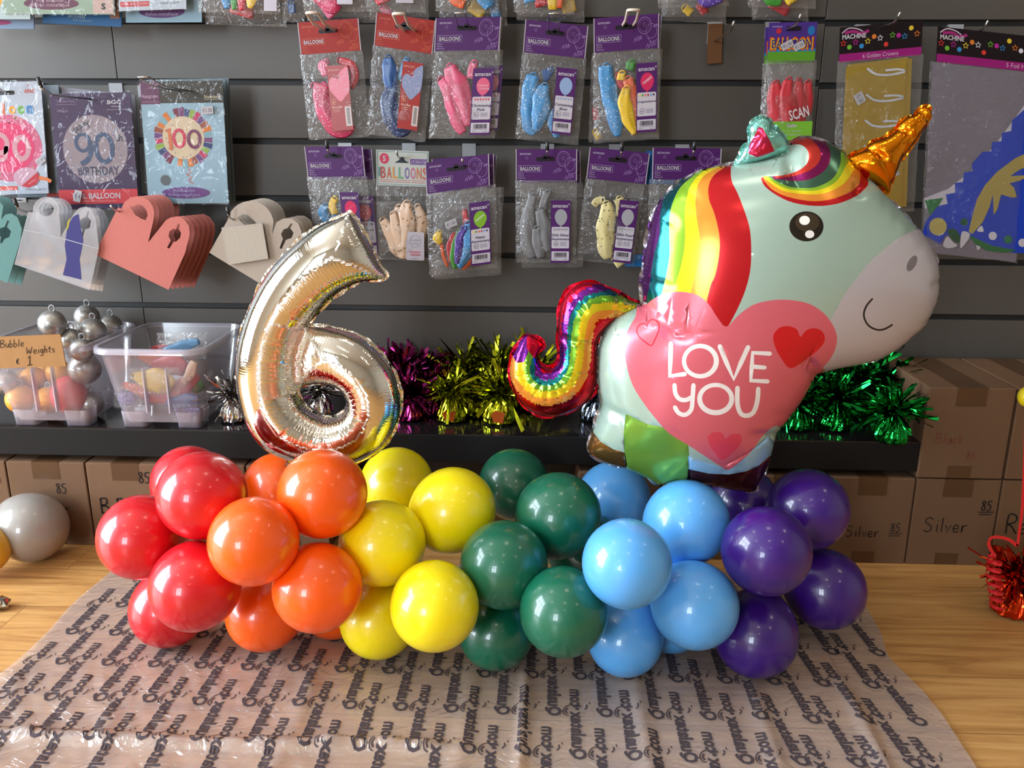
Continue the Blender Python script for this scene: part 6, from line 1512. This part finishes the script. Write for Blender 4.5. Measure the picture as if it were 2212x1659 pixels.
crs = [([(1757, 805), (1725, 770), (1712, 752)], .012, .006), ([(1676, 925), (1600, 905)], .007, .005), ([(1700, 880), (1650, 862)], .003, .004), ([(1299, 868), (1350, 880)], .008, .006), ([(1388, 657), (1440, 690), (1470, 700)], .004, .005), ([(1385, 600), (1440, 606)], .004, .004), ([(1700, 318), (1690, 360), (1694, 400)], .008, .008), ([(2022, 604), (1985, 606)], .005, .004), ([(1874, 383), (1836, 400), (1815, 410)], .008, .008), ([(1413, 455), (1450, 480)], .003, .003), ([(1470, 393), (1495, 430)], .003, .004)]
for i, (x, y) in enumerate([(1900, 420), (1930, 450), (1960, 480), (1985, 515), (1990, 690), (1960, 720), (1440, 1036), (1410, 1030), (1530, 1040), (1600, 1050)]):
    cx, cy = 1700, 640
    crs.append(([(x, y), (x + (cx - x) * .16, y + (cy - y) * .16)], .0022, .0028))
body_w = [.6] * 6 + [.6] * 8 + [.5] * 5 + [1.0] * 5 + [.6] * 10 + [.9] * 7 + [.6] * (len(body) - 41)
inflate('body', uni, body, GY, M['foil_print'], .80, MINT, regions=reg, creases=crs, wts=body_w, grid=.0058, fl_col=(*hexc(150, 150, 160), .8), fl_w=.0035)
# tail
tail = [(1390, 660), (1361, 648), (1333, 631), (1304, 617), (1276, 607), (1248, 613), (1227, 628), (1214, 648), (1207, 672), (1204, 702), (1204, 735), (1208, 765), (1203, 785), (1186, 792), (1168, 785), (1161, 769), (1168, 755), (1174, 746), (1168, 735), (1152, 726), (1137, 723), (1126, 732), (1117, 748), (1107, 768), (1101, 798), (1104, 830), (1116, 857), (1137, 881), (1167, 896), (1195, 899), (1223, 893), (1252, 879), (1276, 858), (1289, 832), (1291, 790), (1292, 738), (1304, 716), (1322, 697), (1345, 686), (1366, 672)]
ctr = smooth_line([(1410, 672), (1375, 664), (1345, 658), (1312, 655), (1282, 661), (1260, 683), (1250, 720), (1247, 762), (1240, 802), (1220, 833), (1190, 847), (1158, 843), (1135, 820), (1131, 788), (1141, 757), (1152, 730), (1158, 710)], False, 5)
def offs(L, d):
    P = np.array(L); o = []
    for i in range(len(P)):
        T = P[min(i + 1, len(P) - 1)] - P[max(i - 1, 0)]; T /= np.linalg.norm(T); o.append(tuple(P[i] + np.array([T[1], -T[0]]) * d))
    return o
TH = [-37, -24, -15, -3, 14, 31]
TC = [(*hexc(216, 24, 60), .9), (*hexc(116, 40, 150), .9), (*hexc(30, 130, 140), .9), (*hexc(120, 190, 60), .75), (*hexc(232, 214, 40), .6), (*hexc(230, 150, 60), .5), (*hexc(200, 24, 36), .9)]
def tailcol(cen, onsurf, cols):
    C_ = onsurf(ctr); T = np.gradient(C_, axis=0); sc = FPX / ((aty(1250, 750, GY) - CAM) @ FW)
    d2 = ((cen[:, None] - C_[None]) ** 2).sum(2); I = d2.argmin(1); v = cen - C_[I]; t_ = T[I]; cr = t_[:, 0] * v[:, 1] - t_[:, 1] * v[:, 0]
    sd = np.sqrt(d2.min(1)) * sc * np.where(cr < 0, -1, 1)     # purple side lies to the right of the run
    # world z points up, picture y down: travelling left, 'right hand' is up
    sd = np.where(cr < 0, -1, 1) * np.abs(sd)
    for k_, c in enumerate(TC):
        lo_ = -1e9 if k_ == 0 else TH[k_ - 1]; hi_ = 1e9 if k_ == 6 else TH[k_]
        cols[(sd >= lo_) & (sd < hi_)] = c
    return cols
tcr = [([(1204, 720), (1290, 742)], .004, .003), ([(1227, 628), (1262, 668)], .004, .003), ([(1290, 800), (1222, 800)], .003, .003)] + radial(1185, 792, 6, 70, (20, 45, 70, 95, 120, 145, 170), .0016, .002) + [([(1335, 632), (1330, 690)], .003, .003)]
inflate('tail', uni, tail, GY + .006, M['foil_tail'], .95, TC[3], creases=tcr, colfun=tailcol, regions=[([(1112, 716), (1145, 720), (1140, 735), (1142, 760), (1132, 782), (1116, 784), (1106, 764)], TC[1]), ([(1138, 728), (1156, 720), (1182, 745), (1168, 774), (1152, 772), (1138, 752)], TC[0])], extra=[offs(ctr, -d) for d in TH], wts=[.6] * len(tail), grid=.0038, fl_col=TC[0], fl_w=.0036)
horn = [(1834, 367), (1830, 345), (1842, 334), (1868, 321), (1882, 306), (1899, 300), (1918, 292), (1934, 279), (1944, 264), (1960, 252), (1974, 248), (1984, 237), (1996, 231), (2007, 235), (2011, 249), (2003, 266), (1988, 288), (1973, 310), (1955, 333), (1944, 348), (1937, 368), (1926, 392), (1921, 415), (1908, 409), (1880, 394), (1862, 384)]
HG = (*hexc(228, 136, 22), 1.0)
inflate('horn', uni, horn, GY - .004, M['foil_tail'], .95, HG, creases=[([(1868, 318), (1884, 328), (1902, 342)], .006, .003), ([(1934, 276), (1946, 283), (1962, 294)], .005, .003), ([(1984, 237), (1992, 248), (2003, 262)], .004, .0025), ([(1885, 328), (1925, 400)], .002, .003), ([(1950, 285), (1940, 350)], .0015, .003)], wts=[.8] * len(horn), grid=.003, fl_col=HG, fl_w=.003)
ear = [(1592, 356), (1598, 336), (1606, 318), (1616, 308), (1617, 292), (1616, 276), (1624, 266), (1632, 258), (1640, 253), (1650, 252), (1660, 256), (1666, 264), (1665, 271), (1678, 278), (1690, 288), (1698, 300), (1702, 316), (1694, 328), (1678, 336), (1655, 344), (1625, 352)]
EM = (*hexc(130, 196, 186), .7)
inflate('ear', uni, ear, GY - .012, M['foil_tail'], .9, EM, regions=[([(1640, 274), (1634, 284), (1628, 296), (1619, 312), (1617, 332), (1634, 340), (1655, 334), (1673, 326), (1664, 305), (1655, 290), (1648, 277)], (*hexc(206, 50, 86), .85))], creases=[([(1618, 300), (1634, 290)], .004, .003), ([(1666, 272), (1660, 288)], .004, .003)], wts=[.8] * len(ear), grid=.003, fl_col=EM, fl_w=.003)

# ================================================================== PLASTIC SHEET
from mathutils import noise as mnoise
def nz(x, y, s, o=0.0): return mnoise.noise(Vector((x * s + o, y * s - o, o * .37)))
RIDGE = [(-.018, .006, .007), (.13, .012, .005), (.28, .01, .004), (.40, .008, .006), (-.30, .012, .003), (-.09, .012, .0025)]
def sheet_z(x, y):
    z = .0011
    near_ = min(1, max(0, (-y - .50) / .12))
    z += near_ * (.0022 + .0022 * nz(x, y, 9, 3.1))
    lf = min(1, max(0, (-.15 - x) / .3)); z += near_ * lf * (.0035 * abs(nz(x * 1.0 + y * .6, y * .35, 34, 1.7)) + .0018 * abs(nz(x, y, 70, 5)))
    for rx, w_, h_ in RIDGE:
        c = rx + .03 * (y + .6) + .006 * nz(rx, y, 6, 2); d = (x - c) / w_
        z += near_ * h_ * math.exp(-d * d)
    fy = -.722 + .012 * nz(x, 0, 5, 4)
    if x < -.05: z += min(1, (-.05 - x) / .12) * .013 * math.exp(-((y - fy) / .010) ** 2) * (.6 + .8 * abs(nz(x, y, 26, 6)))
    er = min(abs(x - .50), 1); z += near_ * .005 * math.exp(-(er / .012) ** 2) * abs(nz(x, y, 20, 8))
    return max(z, .0008)
b = MB(); nx, ny = 260, 120
X0, X1, Y0_, Y1_ = -.722, .502, -.86, -.262
vs = []
for j in range(ny + 1):
    for i in range(nx + 1):
        u, v = i / nx, j / ny; y = Y0_ + (Y1_ - Y0_) * v
        xl = X0 + .010 * nz(0, y, 8, 9); xr = X1 + .008 * nz(0, y, 7, 11) - .014 * math.exp(-((y + .50) / .05) ** 2) + .012 * max(0, (y + .42) / .16)
        x = xl + (xr - xl) * u; vs.append((x, y, sheet_z(x, y)))
b.add(vs, [(j * (nx + 1) + i, j * (nx + 1) + i + 1, (j + 1) * (nx + 1) + i + 1, (j + 1) * (nx + 1) + i) for j in range(ny) for i in range(nx)], (1, 1, 1), 0, True)
SK = hexc(98, 86, 92)
dx, row = .0645, .077
for j in range(-1, 6):
    for i in range(-12, 14):
        xq = -.146 + i * dx + .036 * j; xq -= dx * math.floor((xq + .146 - i * dx) / dx) * 0
        yq = -.7335 + row * j
        if not (X0 + .012 < xq < X1 - .022) or yq + .132 > Y1_ - .01: continue
        lean = (-.09 if xq > .3 else 0.0)
        def wp(a, vv, xq=xq, yq=yq, lean=lean):
            X_ = xq - vv + lean * a * 1.0; Y_ = yq + a
            return (X_, Y_, sheet_z(X_, Y_) + .0007)
        write(b, None, 'Qualatex', .0435, 0, .0165, SK, width=.087, bold=.035, mi=1, warp=wp)
        write(b, None, 'com', .1145, 0, .0165, SK, width=.037, bold=.035, mi=1, warp=wp)
        class WF:
            def p(s_, a, c, w=0): return wp(a, c)
        wf = WF()
        b.add([wp(.0915 + .0028 * math.cos(q_), .0 + .0028 * math.sin(q_)) for q_ in np.linspace(0, 2 * PI, 9)[:-1]], [tuple(range(8))], SK, 1)
        for arc_, wd in (([(.078, .012), (.081, .0165), (.088, .0175), (.096, .014), (.0995, .009)], .0016), ([(.082, .0125), (.087, .0145), (.093, .012)], .0024), ([(.091, -.0095), (.096, -.0125), (.101, -.012)], .0018), ([(.1015, -.0165), (.1055, -.0155)], .0014), ([(.0975, -.005), (.0965, .000), (.0955, .005)], .003)):
            pen(b, wf, smooth_line(arc_, False, 3), wd, SK, mi=1)
M['sheet'] = film('milky_floor_sheet', tint=(.97, .95, .95), haze=.27, gloss=.20, hazecol=(.90, .78, .74), scale=22, bump=1.0, dist=.007, rough=.24, warp=3.5)
tag(b.build('plastic_sheet', [M['sheet'], M['paper']]), 'crinkled milky plastic sheet with rows of dark mirrored print on the wooden floor', 'plastic sheet')
